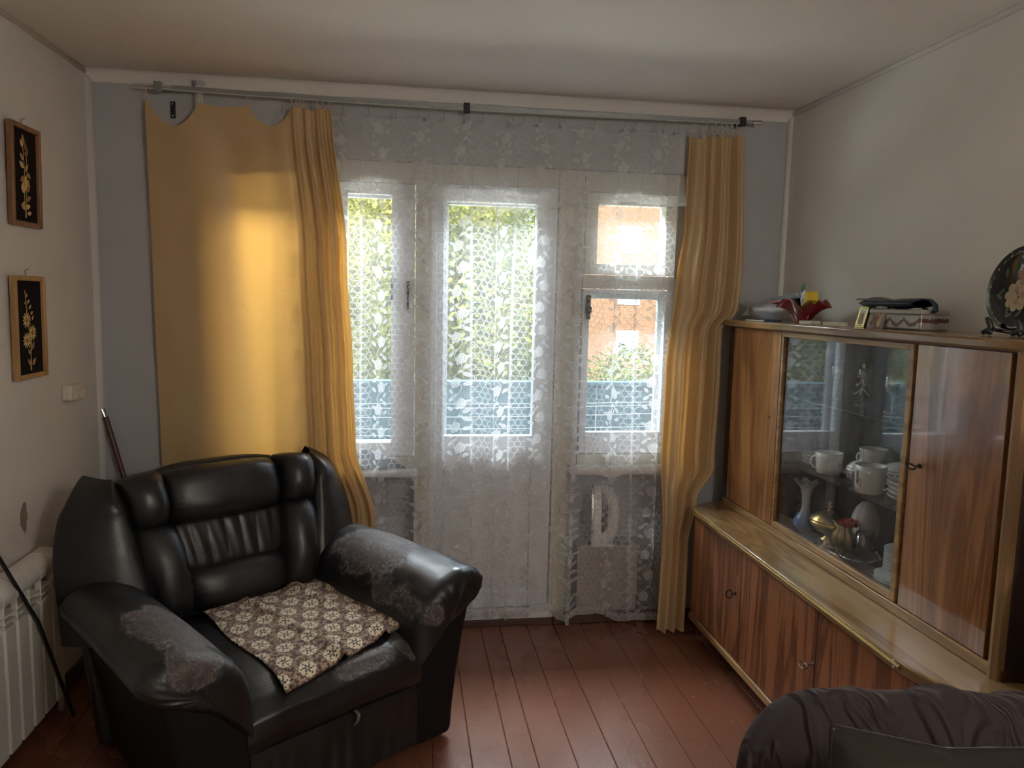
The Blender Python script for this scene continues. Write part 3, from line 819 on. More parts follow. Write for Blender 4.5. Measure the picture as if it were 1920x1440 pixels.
def pic_daisies(o, w, h):
    P, G, B, R_ = straws
    stem(o, [(0.006, 0.025), (0.006, 0.10), (0.0, 0.16), (-0.012, 0.22), (-0.02, 0.30)], P); stem(o, [(0.0, 0.03), (0.006, 0.08), (0.014, 0.15)], P)
    for (cy_, cz) in ((-0.020, 0.205), (0.018, 0.160), (-0.022, 0.135)):
        for k in range(12): petal(o, cy_ + 0.006 * cos(k * pi / 6), cz + 0.006 * sin(k * pi / 6), k * pi / 6, 0.025, 0.0042, P if k % 3 else G, 'petal')
        MB().lathe([(0.0001, 0.004), (0.004, 0.003), (0.006, 0.0)], 10, M=Matrix.Translation((0.0085, cy_, cz)) @ Matrix.Rotation(pi / 2, 4, 'Y')).build('flower_centre', B, o)
    for (y, z, a, L, mt) in ((-0.022, 0.295, 2.0, .018, G), (-0.018, 0.285, 1.0, .018, P), (-0.012, 0.265, 0.6, .022, P), (-0.016, 0.26, 2.6, .020, G), (0.0, 0.245, 0.7, .022, P), (-0.01, .24, 2.4, .02, B), (0.008, 0.225, 0.5, .024, G),
                             (0.018, 0.205, 1.0, .02, P), (0.006, 0.205, 1.9, .02, B), (0.012, 0.10, 1.1, .034, B), (0.010, 0.045, 0.8, .036, G), (0.0, 0.045, 2.3, .034, B), (-.006, .085, 2.0, .02, P), (0.0, .09, 1.2, .02, G)):
        petal(o, y, z, a, L, L * 0.24, mt)
picture('flower_picture', -0.712, -0.505, 1.803, 2.148, m_frame1, 0.02, 'upper straw picture of rose stems on black in a dark brown frame', pic_roses)
picture('flower_picture', -0.735, -0.515, 1.272, 1.632, m_frame2, 0.01, 'lower straw picture of daisies on black in a light wooden frame', pic_daisies)

# double socket
so = tag(empty('wall_socket', (0.0, -0.305, 1.15)), 'ivory double surface-mounted socket on the left wall below the pictures', 'socket')
so.rotation_euler = (radians(-3), 0, 0)
BOX('housing', (0.0, 0.036, -0.062, 0.062, 0.0, 0.062), m_plastic, so, bevel=0.006, seg=3)
for yy in (-0.028, 0.030):
    MB().lathe([(0.022, 0.0), (0.024, 0.003), (0.020, 0.004), (0.019, -0.006), (0.0001, -0.006)], 20, M=Matrix.Translation((0.0365, yy, 0.031)) @ Matrix.Rotation(pi / 2, 4, 'Y')).build('outlet', m_plastic, so, smooth=True, angle=40)
    for dz in (-0.008, 0.008):
        MB().tube([(0.0300, yy, 0.031 + dz), (0.0325, yy, 0.031 + dz)], 0.003, 8).build('contact_hole', m_black, so)

# radiator of aluminium sections
ra = tag(empty('radiator', (0.0, -1.2, 0.09)), 'cream sectional aluminium radiator on the left wall beside the armchair', 'radiator')
def rad_section():
    t = empty('tmp'); w = 0.078
    m = MB()
    m.prism([(0.070, -w / 2 + .002), (0.088, -w / 2 + .002), (0.098, -w / 2 + .008), (0.098, w / 2 - .008), (0.088, w / 2 - .002), (0.070, w / 2 - .002)], 0.02, 0.43)
    m.box(0.030, 0.072, -0.010, 0.010, 0.0, 0.56)
    prof = []
    for k in range(9):
        a = -0.35 + k / 8 * (pi / 2 + 0.35)
        prof.append((0.052 + 0.050 * cos(a), 0.525 + 0.050 * sin(a)))
    prof += [(0.030, 0.575), (0.030, 0.560)] + [(0.052 + 0.040 * cos(a), 0.525 + 0.040 * sin(a)) for a in [pi / 2 - k / 6 * (pi / 2 + .35) for k in range(7)]]
    vs = [(x, -w / 2 + .001, z) for x, z in prof] + [(x, w / 2 - .001, z) for x, z in prof]
    n = len(prof)
    m.add(vs, [(i, (i + 1) % n, n + (i + 1) % n, n + i) for i in range(n)] + [tuple(range(n))[::-1], tuple(range(n, 2 * n))])
    m.box(0.078, 0.098, -w / 2 + .002, -w / 2 + .005, 0.43, 0.53)
    m.box(0.028, 0.098, -w / 2, w / 2, 0.470, 0.474).box(0.028, 0.098, -w / 2, w / 2, 0.448, 0.452)
    bpy.data.objects.remove(t)
    return m
sec0 = rad_section().build('section', m_rad, ra, bevel=0.0015, seg=1)
for i in range(12):
    o = sec0 if i == 0 else sec0.copy()
    if i: COL.objects.link(o)
    o.location = (0, 1.2 - 0.66 - 0.08 * (i + 0.5), 0)
    if i == 0: pass
MB().tube([(0.05, 0.55, 0.53), (0.05, -0.47, 0.53)], 0.018, 12).build('header_pipe', m_rad, ra, smooth=True)
MB().tube([(0.05, 0.55, 0.05), (0.05, -0.47, 0.05)], 0.018, 12).build('header_pipe', m_rad, ra, smooth=True)
MB().tube([(0.05, 0.54, 0.05), (0.05, 0.60, 0.05), (0.05, 0.60, -0.085)], 0.011, 10).build('supply_pipe', m_pipe, ra, smooth=True)

# leaning sticks
st = tag(MB().tube([(0.118, -0.66, 0.012), (0.112, -0.875, 0.47), (0.07, -1.235, 1.05), (0.025, -1.56, 1.55)], 0.0065, 8).build('black_rod', m_black, smooth=True), 'thin black rod leaning on the left wall in front of the radiator', 'rod')
m_stick = simple('brown_stick_paint', (0.085, 0.035, 0.028), 0.45)
sk = tag(empty('wooden_stick', (0.31, -0.09, 0.004)), 'brown wooden stick standing in the corner behind the armchair, its tip forked', 'stick')
MB().tube([(0, 0, 0), (-0.275, 0.055, 1.035)], 0.0115, 10).build('shaft', m_stick, sk, smooth=True, angle=40)
MB().tube([(-0.275, 0.055, 1.03), (-0.290, 0.056, 1.068)], 0.003, 6).tube([(-0.272, 0.055, 1.03), (-0.276, 0.050, 1.072)], 0.003, 6).build('fork_tip', m_chrome, sk)

# ------------------------------------------------------------------ armchair
def leather(name, worn=None, base=(0.010, 0.0095, 0.0105), rough=0.36):
    M = Mat(name); c = M.coord(); X, Y, Z = M.xyz(c)
    fine = M.voro(c, 260); n = M.noise(c, 7, 5, 0.65); n3 = M.noise(M.mapping(c, (1, 1, 1)), 34, 5, 0.7, 1.5); wr = M.noise(c, 16, 3, 0.6, 2.5)
    col = M.mix(n, tuple(q * 0.8 for q in base), tuple(q * 1.5 for q in base))
    r = n.ramp(0.3, 0.7, rough - 0.06, rough + 0.10)
    h = fine * 0.12 + n3 * 0.10
    if worn:
        w = None
        for (x, y, z, rx, ry, rz) in worn:
            d = (((X - x) / rx).pow(2) + ((Y - y) / ry).pow(2) + ((Z - z) / rz).pow(2)).sqrt()
            q = (d + (n - 0.5) * 1.3 + (n3 - 0.5) * 0.9)
            w = q if w is None else w.min(q)
        mask = w.ramp(0.86, 0.98, 1.0, 0.0)
        edge = (w - 0.93).abs().ramp(0.0, 0.09, 1.0, 0.0)
        crack = (wr - 0.5).abs().ramp(0.004, 0.02, 1.0, 0.0)
        col = M.mix(mask, col, M.mix(n3.ramp(.35, .65), (0.040, 0.028, 0.026), (0.075, 0.058, 0.055)))
        col = M.mix((crack * mask * 0.75), col, (0.17, 0.15, 0.14))
        col = M.mix(edge * n3.ramp(0.45, 0.6) * 0.65, col, (0.22, 0.21, 0.21))
        r = r.max(mask * 0.62)
        h = h + mask * -0.5 * n3 + edge * 0.5 * n3
    return M.done(M.bsdf(color=col, rough=r, normal=M.bump(h, 0.45, 0.004), spec=0.55))
m_lea = leather('black_leather')
m_leaw = leather('black_leather_worn_arm', worn=[(0.44, 0.43, 0.58, 0.16, 0.22, 0.12), (0.36, 0.18, 0.50, 0.06, 0.30, .06), (-0.42, 0.22, 0.60, 0.13, 0.20, 0.12), (-0.46, 0.0, 0.58, 0.09, 0.07, .06)])
m_leas = leather('black_leather_worn_seat', worn=[(0.12, -0.02, 0.42, 0.18, 0.07, 0.06), (0.30, 0.0, .42, .07, .10, .08)])
m_fabd = simple('black_chair_side_cloth', (0.007, 0.0065, 0.007), 0.75, spec=0.2)

CH = tag(empty('armchair', (1.13, -1.18, 0), atan2(.6, .8)), 'large worn black leather armchair with a patterned cloth on its seat', 'armchair')
SEATZ = 0.425
# arms -----------------------------------------------------------------
def arm(sg):
    prof = [(.285, .30), (.290, .40), (.298, .455), (.316, .510), (.346, .556), (.388, .590), (.435, .612), (.485, .624), (.535, .622), (.580, .602), (.606, .570), (.602, .54), (.585, .52), (.55, .495), (.48, .46), (.40, .42), (.33, .34), (.29, .30)]
    # resample
    P = [Vector((a, 0, b)) for a, b in prof]
    def at(t):
        f = t * (len(P) - 1); i = min(int(f), len(P) - 2); return P[i].lerp(P[i + 1], f - i)
    cx_, cz_ = 0.44, 0.50
    NU, NV = 56, 46
    def fn(u, v):
        # v along the length: 0 back .. 1 front, last part closes the front roll
        p = at(u)
        y0, y1 = 0.70, -0.035
        if v < 0.80:
            y = y0 + (y1 + 0.05 - y0) * (v / 0.80); k = 1.0; q = 0
        else:
            t = (v - 0.80) / 0.20
            a = t * pi / 2
            y = y1 + 0.05 - 0.062 * sin(a) ** 0.8; k = max(0.02, cos(a) ** 0.55); q = t
        x = cx_ + (p.x - cx_) * k; z = cz_ + (p.z - cz_) * k
        # puffiness and the slight rise along the ridge
        top = max(0, (p.z - 0.45) / 0.17)
        z += 0.012 * top * sin(pi * min(1, v * 1.1)) - 0.006 * top
        if p.x > 0.34:
            pl_ = sin(u * 96 + 2.2 * sin(u * 23)) 
            g = math.exp(-((v - 0.90) / 0.085) ** 2)
            x += (p.x - cx_) * 0.035 * pl_ * g; z += (p.z - cz_) * 0.040 * pl_ * g; y += 0.0045 * pl_ * g
        z += 0.004 * mnoise.noise(Vector((x * 9, y * 7, sg))) * top
        return Vector((sg * x, y, z))
    m = MB().grid(fn, NU, NV)
    o = m.build('armrest', m_leaw, CH, smooth=True, solid=0)
    # side and front panel under the pad
    s = MB()
    xi, xo0, xo1 = 0.30, 0.465, 0.555
    rows = []
    for z in (0.025, 0.12, 0.25, 0.38, 0.46, 0.505):
        xi = {0.46: 0.375, 0.505: 0.44}.get(z, 0.30)
        xo = xo0 + (xo1 - xo0) * (z / 0.515) ** 1.6
        rows.append([(sg * xi, -0.012, z), (sg * (xo - 0.03), -0.020, z), (sg * xo, 0.0, z), (sg * xo, 0.45, z), (sg * (xo - .01), 0.83, z), (sg * xi, 0.86, z)])
    n = 6; vs = [p for r_ in rows for p in r_]; fs = []
    for j in range(len(rows) - 1):
        for i in range(n): fs.append((j * n + i, j * n + (i + 1) % n, (j + 1) * n + (i + 1) % n, (j + 1) * n + i))
    fs.append(tuple(range(n))[::-1]); fs.append(tuple((len(rows) - 1) * n + i for i in range(n)))
    s.add(vs, fs); s.build('side_panel', m_fabd, CH, bevel=0.012, seg=3)
for sg in (1, -1): arm(sg)
# seat -------------------------------------------------------------------
def seatf(u, v):
    x = -0.315 + 0.63 * u
    # v: around from back top over the front edge down
    L = [(0.72, 0.405), (0.55, 0.425), (0.30, 0.432), (0.10, 0.425), (0.02, 0.405), (-0.025, 0.365), (-0.030, 0.31), (-0.015, 0.265), (0.02, 0.25), (0.1, 0.25)]
    f = v * (len(L) - 1); i = min(int(f), len(L) - 2); t = f - i
    y = L[i][0] + (L[i + 1][0] - L[i][0]) * t; z = L[i][1] + (L[i + 1][1] - L[i][1]) * t
    e = 1 - abs(2 * u - 1) ** 6
    z -= 0.02 * (1 - e) ; y += 0.01 * (1 - e)
    if v > .5: y += 0.004 * mnoise.noise(Vector((x * 11, z * 16, 0)))
    z += 0.004 * mnoise.noise(Vector((x * 6, y * 6, 3)))
    return Vector((x, y, z))
MB().grid(seatf, 40, 54).build('seat_cushion', m_leas, CH, smooth=True)
def fpan(u, v):
    x = -0.302 + 0.604 * u; z = 0.035 + 0.215 * v
    y = -0.010 + 0.0035 * sin(x * 95 + sin(x * 30)) * (1 - v) ** .5 + 0.006 * (v > 0.93)
    return Vector((x, y, z))
MB().grid(fpan, 90, 10).build('front_panel', m_lea, CH, smooth=True)
BOX('base', (-0.30, 0.30, 0.01, 0.86, 0.03, 0.26), m_fabd, CH, bevel=0.008)
for (x, y) in ((-.40, .05), (.40, .05), (-.40, .78), (.40, .78)):
    MB().lathe([(0.028, 0.0), (0.030, 0.03)], 14, c=(x, y, 0)).build('foot', m_black, CH)
MB().tube([(0.045, -0.016, 0.262), (0.052, -0.030, 0.250), (0.046, -0.034, 0.232), (0.030, -0.034, 0.222)], [0.006, 0.007, 0.006, 0.003], 8).build('pull_tab', simple('pull_tab_grey', (0.10, 0.10, 0.10), 0.4), CH, smooth=True)
# back --------------------------------------------------------------------
def yback(z): return 0.675 + (z - 0.43) * 0.30
def pillow(name, bl, br, tr, tl, bulge, mat=None, p=2.6, gat=0, gdir='v', corner=0.25, nu=36, nv=30, ribs=0, wr=0.0035, depth=0.05, ex=0.0):
    """bl.. are (x, z[, dy]); sits on the leaning plane, bulging to the sitter (-y)"""
    c = [Vector((q[0], yback(q[1]) + (q[2] if len(q) > 2 else 0), q[1])) for q in (bl, br, tr, tl)]
    nrm = Vector((0, -1, -0.28)).normalized() * 1
    nrm = Vector((0, -1, 0.30)).normalized()
    def fn(u, v):
        a, b = 2 * u - 1, 2 * v - 1
        a2 = a * sqrt(1 - corner * b * b * 0.5 * abs(b)) ; b2 = b * sqrt(1 - corner * a * a * 0.5 * abs(a))
        uu, vv = (a2 + 1) / 2, (b2 + 1) / 2
        P_ = (c[0].lerp(c[1], uu)).lerp(c[3].lerp(c[2], uu), vv)
        h = (max(0, 1 - abs(a) ** p) ** 0.5) * (max(0, 1 - abs(b) ** p) ** 0.5)
        H_ = bulge * h - depth * (1 - h) ** 3
        if ribs:
            H_ += 0.0045 * (abs(sin(uu * pi * ribs)) ** 0.7 - 1) * h + 0.0012 * sin(uu * pi * ribs * 2.7 + 4 * vv) * h
        if gat:
            for e_ in ((a, b), (b, a)):
                g = math.exp(-((1 - abs(e_[0])) / 0.16) ** 2)
                H_ += wr * sin(e_[1] * gat + 3 * sin(e_[1] * 5)) * g
        H_ += 0.004 * mnoise.noise(P_ * 9)
        return P_ + nrm * H_
    return MB().grid(fn, nu, nv).build(name, mat or m_lea, CH, smooth=True)
pillow('headrest', (-0.235, 0.735), (0.225, 0.735), (0.225, 0.945), (-0.245, 0.945), 0.075, gat=34, p=3.0, corner=0.35, nv=34)
pillow('ribbed_panel', (-0.205, 0.565), (0.205, 0.565), (0.225, 0.755), (-0.235, 0.755), 0.018, ribs=7, nu=90, p=5, corner=0.1)
pillow('lumbar_roll', (-0.185, 0.425), (0.195, 0.425), (0.215, 0.59), (-0.215, 0.59), 0.060, gat=16, p=2.4)
for sg in (-1, 1):
    pillow('upper_bolster', (sg * 0.215, 0.745), (sg * 0.352, 0.735), (sg * 0.385, 0.930), (sg * 0.225, 0.952), 0.080, gat=20, p=2.3, corner=0.3)
    pillow('side_bolster', (sg * 0.165, 0.415), (sg * 0.325, 0.42), (sg * 0.360, 0.770), (sg * 0.195, 0.765), 0.085, gat=14, p=2.3, corner=0.25, nv=44)
    # wings
    def wing(u, v):
        z = 0.40 + 0.535 * v
        xi = 0.275 + 0.070 * smooth((z - 0.45) / 0.45)
        k = max(0, (z - 0.60) / 0.345)
        xo = 0.585 if z < 0.60 else 0.40 + 0.185 * sqrt(max(0, 1 - k * k))
        yb = yback(z)
        topk = 1 - smooth((0.95 - z) / 0.16)
        if u < 0.8:
            t = u / 0.8
            x = xi + (xo - xi) * t
            y = yb - 0.030 * (1 - t) ** 0.6 * min(1, t * 8) + 0.03 * (1 - min(1, t * 5)) - 0.065 * sin(pi * min(1, t * 1.05)) * (0.45 + 0.55 * topk) + 0.105 * t ** 2.4 * (1 - 0.5 * topk)
        else:
            t = (u - 0.8) / 0.2
            x = xo - 0.04 * t ** 2; y = yb + 0.105 * (1 - 0.5 * topk) + 0.07 * t; z -= 0.10 * t * topk
        q = max(0, (v - 0.80) / 0.20)
        y += 0.11 * q * q; z -= 0.012 * q * q
        z -= 0.045 * (1 - min(1, u * 3)) * smooth((v - 0.75) / 0.25)
        return Vector((sg * x, y, z))
    MB().grid(wing, 44, 48).build('wing', m_lea, CH, smooth=True)
# back shell behind the cushions
sh = MB(); poly = []
for k in range(25):
    a = -1.0 + 2.0 * k / 24
    zz = 0.945 - 0.30 * abs(a) ** 3.2
    poly.append((a * 0.55, zz))
poly = [(-0.50, 0.03)] + poly + [(0.50, 0.03)]
n = len(poly)
vs = [(x, yback(max(z, 0.3)) + 0.06, z) for x, z in poly] + [(x * 0.97, min(yback(max(z, 0.3)) + 0.16, 0.955), z * 0.985 + 0.005) for x, z in poly]
sh.add(vs, [tuple(range(n))[::-1], tuple(range(n, 2 * n))] + [(i, (i + 1) % n, n + (i + 1) % n, n + i) for i in range(n)])
sh.build('back_shell', m_lea, CH, bevel=0.02, seg=3)

# patterned cloth on the seat ---------------------------------------------
def towel_mat():
    M = Mat('brown_cream_tapestry'); uv = M.coord('UV'); X, Y, Z = M.xyz(uv)
    s = 0.108
    def lat(ox, oy):
        a = ((X / s + ox).fract() - 0.5) * s
        b = ((Y / (s * 1.35) + oy).fract() - 0.5) * s * 1.35
        return a, b
    def med(a, b):
        r = (a * a + b * b).sqrt(); th = b.atan2(a)
        rim = (th * 12.0).sin() * 0.0020 + 0.031
        body = (r - rim).ramp(-0.003, 0.003, 1, 0)
        fl = ((th * 3.0).sin().abs() * 0.014 + 0.004)
        f1 = (r - fl).ramp(-0.001, 0.002, 1, 0) * r.gt(0.004)
        gap = ((th * 3.0 + 0.9).sin().abs()).ramp(0.05, 0.22, 0, 1)
        dots = (r - 0.0225).abs().ramp(0.002, 0.004, 1, 0) * (th * 6.0).sin().gt(0.55)
        return body, (f1 * gap).max(dots)
    a1, b1 = lat(0, 0); a2, b2 = lat(0.5, 0.5)
    B1, F1 = med(a1, b1); B2, F2 = med(a2, b2)
    body = B1.max(B2); fl = F1.max(F2)
    n = M.noise(uv, 150, 2, 0.7); sp = M.noise(uv, 60, 3, 0.7)
    ground = M.mix(sp.ramp(0.42, 0.60), (0.055, 0.026, 0.020), (0.30, 0.20, 0.135))
    cream = M.mix(n, (0.44, 0.36, 0.24), (0.66, 0.56, 0.40))
    col = M.mix(body, ground, cream)
    col = M.mix(fl * (body * 0.9 + 0.1) * n.ramp(.3, .5, .6, 1), col, (0.035, 0.018, 0.018))
    tuft = M.noise(uv, 330, 2)
    return M.done(M.bsdf(color=col, rough=0.95, sheen=0.2, spec=0.1, normal=M.bump(tuft * 0.6 + n * 0.6, 0.6, 0.004)))
m_towel = towel_mat()
def tf(u, v, off=0):
    # corners in chair coordinates (x, y) : back-left, back-right, front-right, front-left
    bl, br, fr_, fl_ = Vector((-0.165, 0.660)), Vector((0.335 - 0.02, 0.675)), Vector((0.345 - 0.03, 0.085)), Vector((-0.190, -0.020))
    p = (bl.lerp(br, u)).lerp(fl_.lerp(fr_, u), v)
    x, y = p
    x += 0.008 * sin(v * 9 + 1) * (1 if u > .9 or u < .1 else .3)
    z = 0.432
    # follow the seat
    if y < 0.12: z = 0.432 - (0.12 - y) ** 2 * 1.25
    z += 0.006 + off
    def ridge(u0, sl, amp, w, asym=0.3):
        d = u - (u0 + sl * (v - .5))
        return amp * (math.exp(-(d / w) ** 2) if d < 0 else math.exp(-(d / (w * asym)) ** 2))
    z += ridge(0.40, 0.12, 0.020, 0.05) * (0.7 + 0.3 * sin(v * 8)) + ridge(0.80, 0.06, 0.018, 0.06) * (0.8 + 0.3 * sin(v * 6 + 1))
    z += 0.004 * mnoise.noise(Vector((x * 14, y * 10, 5))) + 0.003 * sin(v * 40 + u * 5) * math.exp(-(v / 0.08) ** 2)
    if u > 0.965 or v < 0.02 or v > 0.98 or u < 0.02: z -= 0.004
    if x > 0.285: z += (x - 0.285) * 0.6
    return Vector((x, y, z))
tw = MB().grid(lambda u, v: tf(u, v), 110, 90, lambda u, v: (u * 0.55, v * 0.62))
two = tw.build('seat_cloth', m_towel, None, smooth=True)
sm_ = two.modifiers.new('s', 'SOLIDIFY'); sm_.thickness = 0.005; sm_.offset = -0.2
two.location = CH.location; two.rotation_euler = CH.rotation_euler
tag(two, 'brown and cream patterned tapestry cloth spread on the armchair seat', 'cloth')

# ------------------------------------------------------------------ things on and under the window sills
def cloth_simple(name, c1, c2, scale=80):
    M = Mat(name); c = M.coord(); n = M.noise(c, scale, 3); b = M.noise(c, 9, 3)
    return M.done(M.bsdf(color=M.mix(b, c1, c2), rough=0.95, sheen=0.3, spec=0.1, normal=M.bump(n, 0.5, 0.004)))
m_bluecloth = cloth_simple('grey_blue_terry', (0.05, 0.065, 0.08), (0.28, 0.34, 0.42))
m_whitecloth = cloth_simple('white_terry', (0.66, 0.67, 0.68), (0.80, 0.80, 0.80))
def mound(u, v):
    a = 2 * pi * u
    r = v
    x = 1.17 + 0.165 * r * cos(a) + .02 * sin(3 * a) * r; y = 0.010 + 0.026 * r * sin(a)
    h = (0.105 * max(0, 1 - r ** 2.4)) * (0.72 - 0.40 * r * cos(a)) 
    h *= 1 + 0.25 * mnoise.noise(Vector((x * 16, y * 30, 1)))
    return Vector((x, y, 0.787 + max(0, h)))
tag(MB().grid(mound, 48, 14, closeu=True).build('folded_cloth', m_bluecloth, smooth=True), 'crumpled grey-blue cloth lying on the left window sill behind the lace', 'cloth')
def slf(u, v):
    x = 2.15 + 0.465 * u
    P_ = [(0.035, 0.789), (0.0, 0.791), (-0.020, 0.789), (-0.0265, 0.776), (-0.0265, 0.752 - 0.010 * sin(x * 17) - 0.006 * sin(x * 41))]
    f = v * 4; i = min(3, int(f)); t = f - i
    return Vector((x, P_[i][0] + (P_[i + 1][0] - P_[i][0]) * t + 0.001 * sin(x * 60), P_[i][1] + (P_[i + 1][1] - P_[i][1]) * t + 0.002 * sin(x * 35)))
wc = MB().grid(slf, 50, 16).build('white_cloth', m_whitecloth, smooth=True, solid=0.004)
tag(wc, 'white cloth laid over the edge of the right window sill', 'cloth')
m_boxw = simple('low_box_paint', (0.36, 0.34, 0.32), 0.7)
bx_ = tag(empty('low_box', (2.32, 0.08, 0)), 'low grey wooden box under the right window with a clothes iron on it', 'box')
BOX('body', (-0.14, 0.17, -0.060, 0.07, 0.001, 0.37), m_boxw, bx_, bevel=0.004)
BOX('lid', (-0.145, 0.175, -0.073, 0.074, 0.37, 0.385), m_boxw, bx_, bevel=0.003)
ir = tag(empty('clothes_iron', (2.29, 0.03, 0.386)), 'white clothes iron standing on its heel with the tip up under the right window', 'iron')
ir.rotation_euler = (0, radians(4), radians(80)); ir.scale = (1.0, 1.15, 1.08)
m_irw = simple('white_iron_plastic', (0.72, 0.72, 0.72), 0.35, var=.03)
def sole(t): return 0.056 * (1 - t ** 2.6) ** 0.75 + 0.001
pts = [(sole(k / 14) , 0.28 * k / 14) for k in range(15)]
poly = [(x, z) for x, z in pts] + [(-x, z) for x, z in pts[::-1]]
m = MB(); n = len(poly)
m.add([(x, 0.030, z) for x, z in poly] + [(x, 0.038, z) for x, z in poly], [tuple(range(n))[::-1], tuple(range(n, 2 * n))] + [(i, (i + 1) % n, n + (i + 1) % n, n + i) for i in range(n)])
m.build('soleplate', m_chrome, ir)
m = MB()
m.add([(x * .92, -0.004, z * .97) for x, z in poly] + [(x, 0.029, z) for x, z in poly], [tuple(range(n))[::-1], tuple(range(n, 2 * n))] + [(i, (i + 1) % n, n + (i + 1) % n, n + i) for i in range(n)])
m.build('body', m_irw, ir, bevel=0.004)
MB().tube([(0, -0.004, 0.262), (0, -0.030, 0.25), (0, -0.055, 0.21), (0, -0.062, 0.15), (0, -0.060, 0.09), (0, -0.048, 0.05), (0, -0.02, 0.03), (0, -0.0, 0.03)], [0.022, 0.024, 0.025, 0.023, 0.023, 0.026, 0.028, 0.026], 12).build('handle', m_irw, ir, smooth=True)
MB().tube([(0.0, -0.076, 0.185), (0.0, -0.084, 0.185)], 0.009, 12).build('steam_button', m_black, ir)
BOX('heel', (-0.05, 0.05, -0.06, 0.030, 0.0, 0.012), m_irw, ir, bevel=0.004)

# ------------------------------------------------------------------ sideboard (wall cabinet unit)
m_wdoor = wood('walnut_upper_door', (0.19, 0.075, 0.028), (0.46, 0.215, 0.085), 'z', 0.20, 1.0, 0.8, 1.4, 0.04)
m_wlow = wood('walnut_lower_door', (0.11, 0.038, 0.017), (0.36, 0.14, 0.06), 'z', 0.28, 0.4, 1.2, 1.0, 0.15)
m_wtop = wood('oak_counter', (0.20, 0.115, 0.048), (0.40, 0.255, 0.115), 'y', 0.24, 0.5, 1.3, 0.6, 0.12)
m_wrail = wood('oak_rail', (0.26, 0.145, 0.060), (0.46, 0.29, 0.13), 'y', 0.35, 0.3, 2.0, 0.5)
m_wstile = wood('oak_stile', (0.24, 0.135, 0.060), (0.42, 0.26, 0.12), 'z', 0.35, 0.3, 2.0, 0.5)
m_wdark = wood('dark_cabinet_side', (0.030, 0.015, 0.010), (0.065, 0.032, 0.020), 'z', 0.45, 0.2)
m_inner = wood('cabinet_interior', (0.05, 0.020, 0.012), (0.11, 0.045, 0.026), 'z', 0.5, 0.1)
m_gap = simple('cabinet_gap', (0.008, 0.006, 0.005), 0.8)
CB = tag(empty('sideboard', (2.90, -1.0, 0)), 'long walnut sideboard with a glass-fronted upper cabinet along the right wall', 'sideboard')
def cb(mb, name, mat, par=None, **k):
    o = mb.build(name, mat, par or CB, **k)
    if par is None: o.location = -Vector(CB.location)
    return o
def Bx(name, b, mat, par=None, **k): return cb(MB().box(*b), name, mat, par, **k)
XH, XC = 2.850, 2.661
ZC, ZD0, ZD1, ZB0, ZB1 = 0.635, 0.671, 1.481, 1.485, 1.515
WX = W - 0.012
# lower body
Bx('plinth', (2.76, WX, -1.72, -0.26, 0.0, 0.10), m_gap)  # near-black colour stands for the shadow under the cabinet
Bx('carcass', (2.700, WX, -1.855, -0.185, 0.13, 0.603), m_wdark)
Bx('bottom_rail', (2.672, WX, -1.80, -0.215, 0.098, 0.130), m_wrail, bevel=0.005)
yb = [-0.222, -0.735, -1.296, -1.795]
for i in range(3):
    d = Bx('lower_door', (2.678, 2.698, yb[i + 1] + 0.002, yb[i] - 0.002, 0.136, 0.598), m_wlow, bevel=0.0012, seg=1)
# counter with rounded ends
def counter_poly(g=0.0):
    P_ = [(WX, -0.085)]
    P_ += [(2.86, -0.095), (2.78, -0.115), (2.72, -0.150), (2.68, -0.190), (XC + 0.002, -0.225 - g)]
    for k in range(12): pass
    P_ += [(XC, -0.30)] + [(XC, -1.70)]
    for k in range(13):
        a = k / 12 * pi / 2
        P_.append((XC + 0.215 * (1 - cos(a)) ** 1.15, -1.70 - 0.235 * sin(a) ** 0.92))
    P_ += [(2.95, -1.955), (WX, -1.965)]
    return P_
cb(MB().prism(counter_poly(), 0.603, ZC), 'counter', m_wtop, bevel=0.006, seg=3)
cb(MB().tube([(XC - 0.0015, -0.24, 0.6215), (XC - 0.0015, -1.79 + .06, 0.6215)], 0.0042, 8), 'brass_strip', m_brass)
# upper cabinet: open box with back, sides, bottom, top
Bx('cabinet_bottom', (XH + 0.005, WX, -1.86, -0.112, ZC, ZC + 0.028), m_inner)
Bx('back_board', (WX - 0.008, WX, -1.86, -0.112, ZC + 0.028, ZD1), simple('cabinet_back_green', (0.02, 0.045, 0.032), 0.6))
Bx('cabinet_ceiling', (XH + 0.005, WX, -1.86, -0.112, ZD1 - 0.002, ZB0), m_inner)
Bx('front_rail', (XH - 0.004, XH + 0.012, -1.83, -0.150, ZC, 0.668), m_wrail, bevel=0.003)
Bx('left_side', (XH + 0.014, WX, -0.135, -0.112, ZC, ZB0), m_wdark)
Bx('left_stile', (XH + 0.004, XH + 0.016, -0.165, -0.112, ZC, ZB0), m_wdark, bevel=0.002)
Bx('divider', (XH + 0.020, WX - .01, -0.632, -0.618, ZC + .028, ZD1), m_inner)
Bx('divider', (XH + 0.020, WX - .01, -1.440, -1.426, ZC + .028, ZD1), m_inner)
# rounded right side with pale front stile
cb(MB().prism([(XH - 0.008, -1.822), (XH - 0.012, -1.835), (XH - 0.006, -1.850), (XH + 0.012, -1.853), (XH + .012, -1.822)], ZC, ZB0), 'right_stile', m_wstile, smooth=True, angle=35)
cb(MB().prism([(XH + 0.012, -1.822), (XH + 0.012, -1.853), (XH + 0.05, -1.868), (XH + 0.12, -1.885), (WX, -1.905), (WX, -1.822)], ZC, ZB0), 'right_side', m_wdark, smooth=True, angle=35)
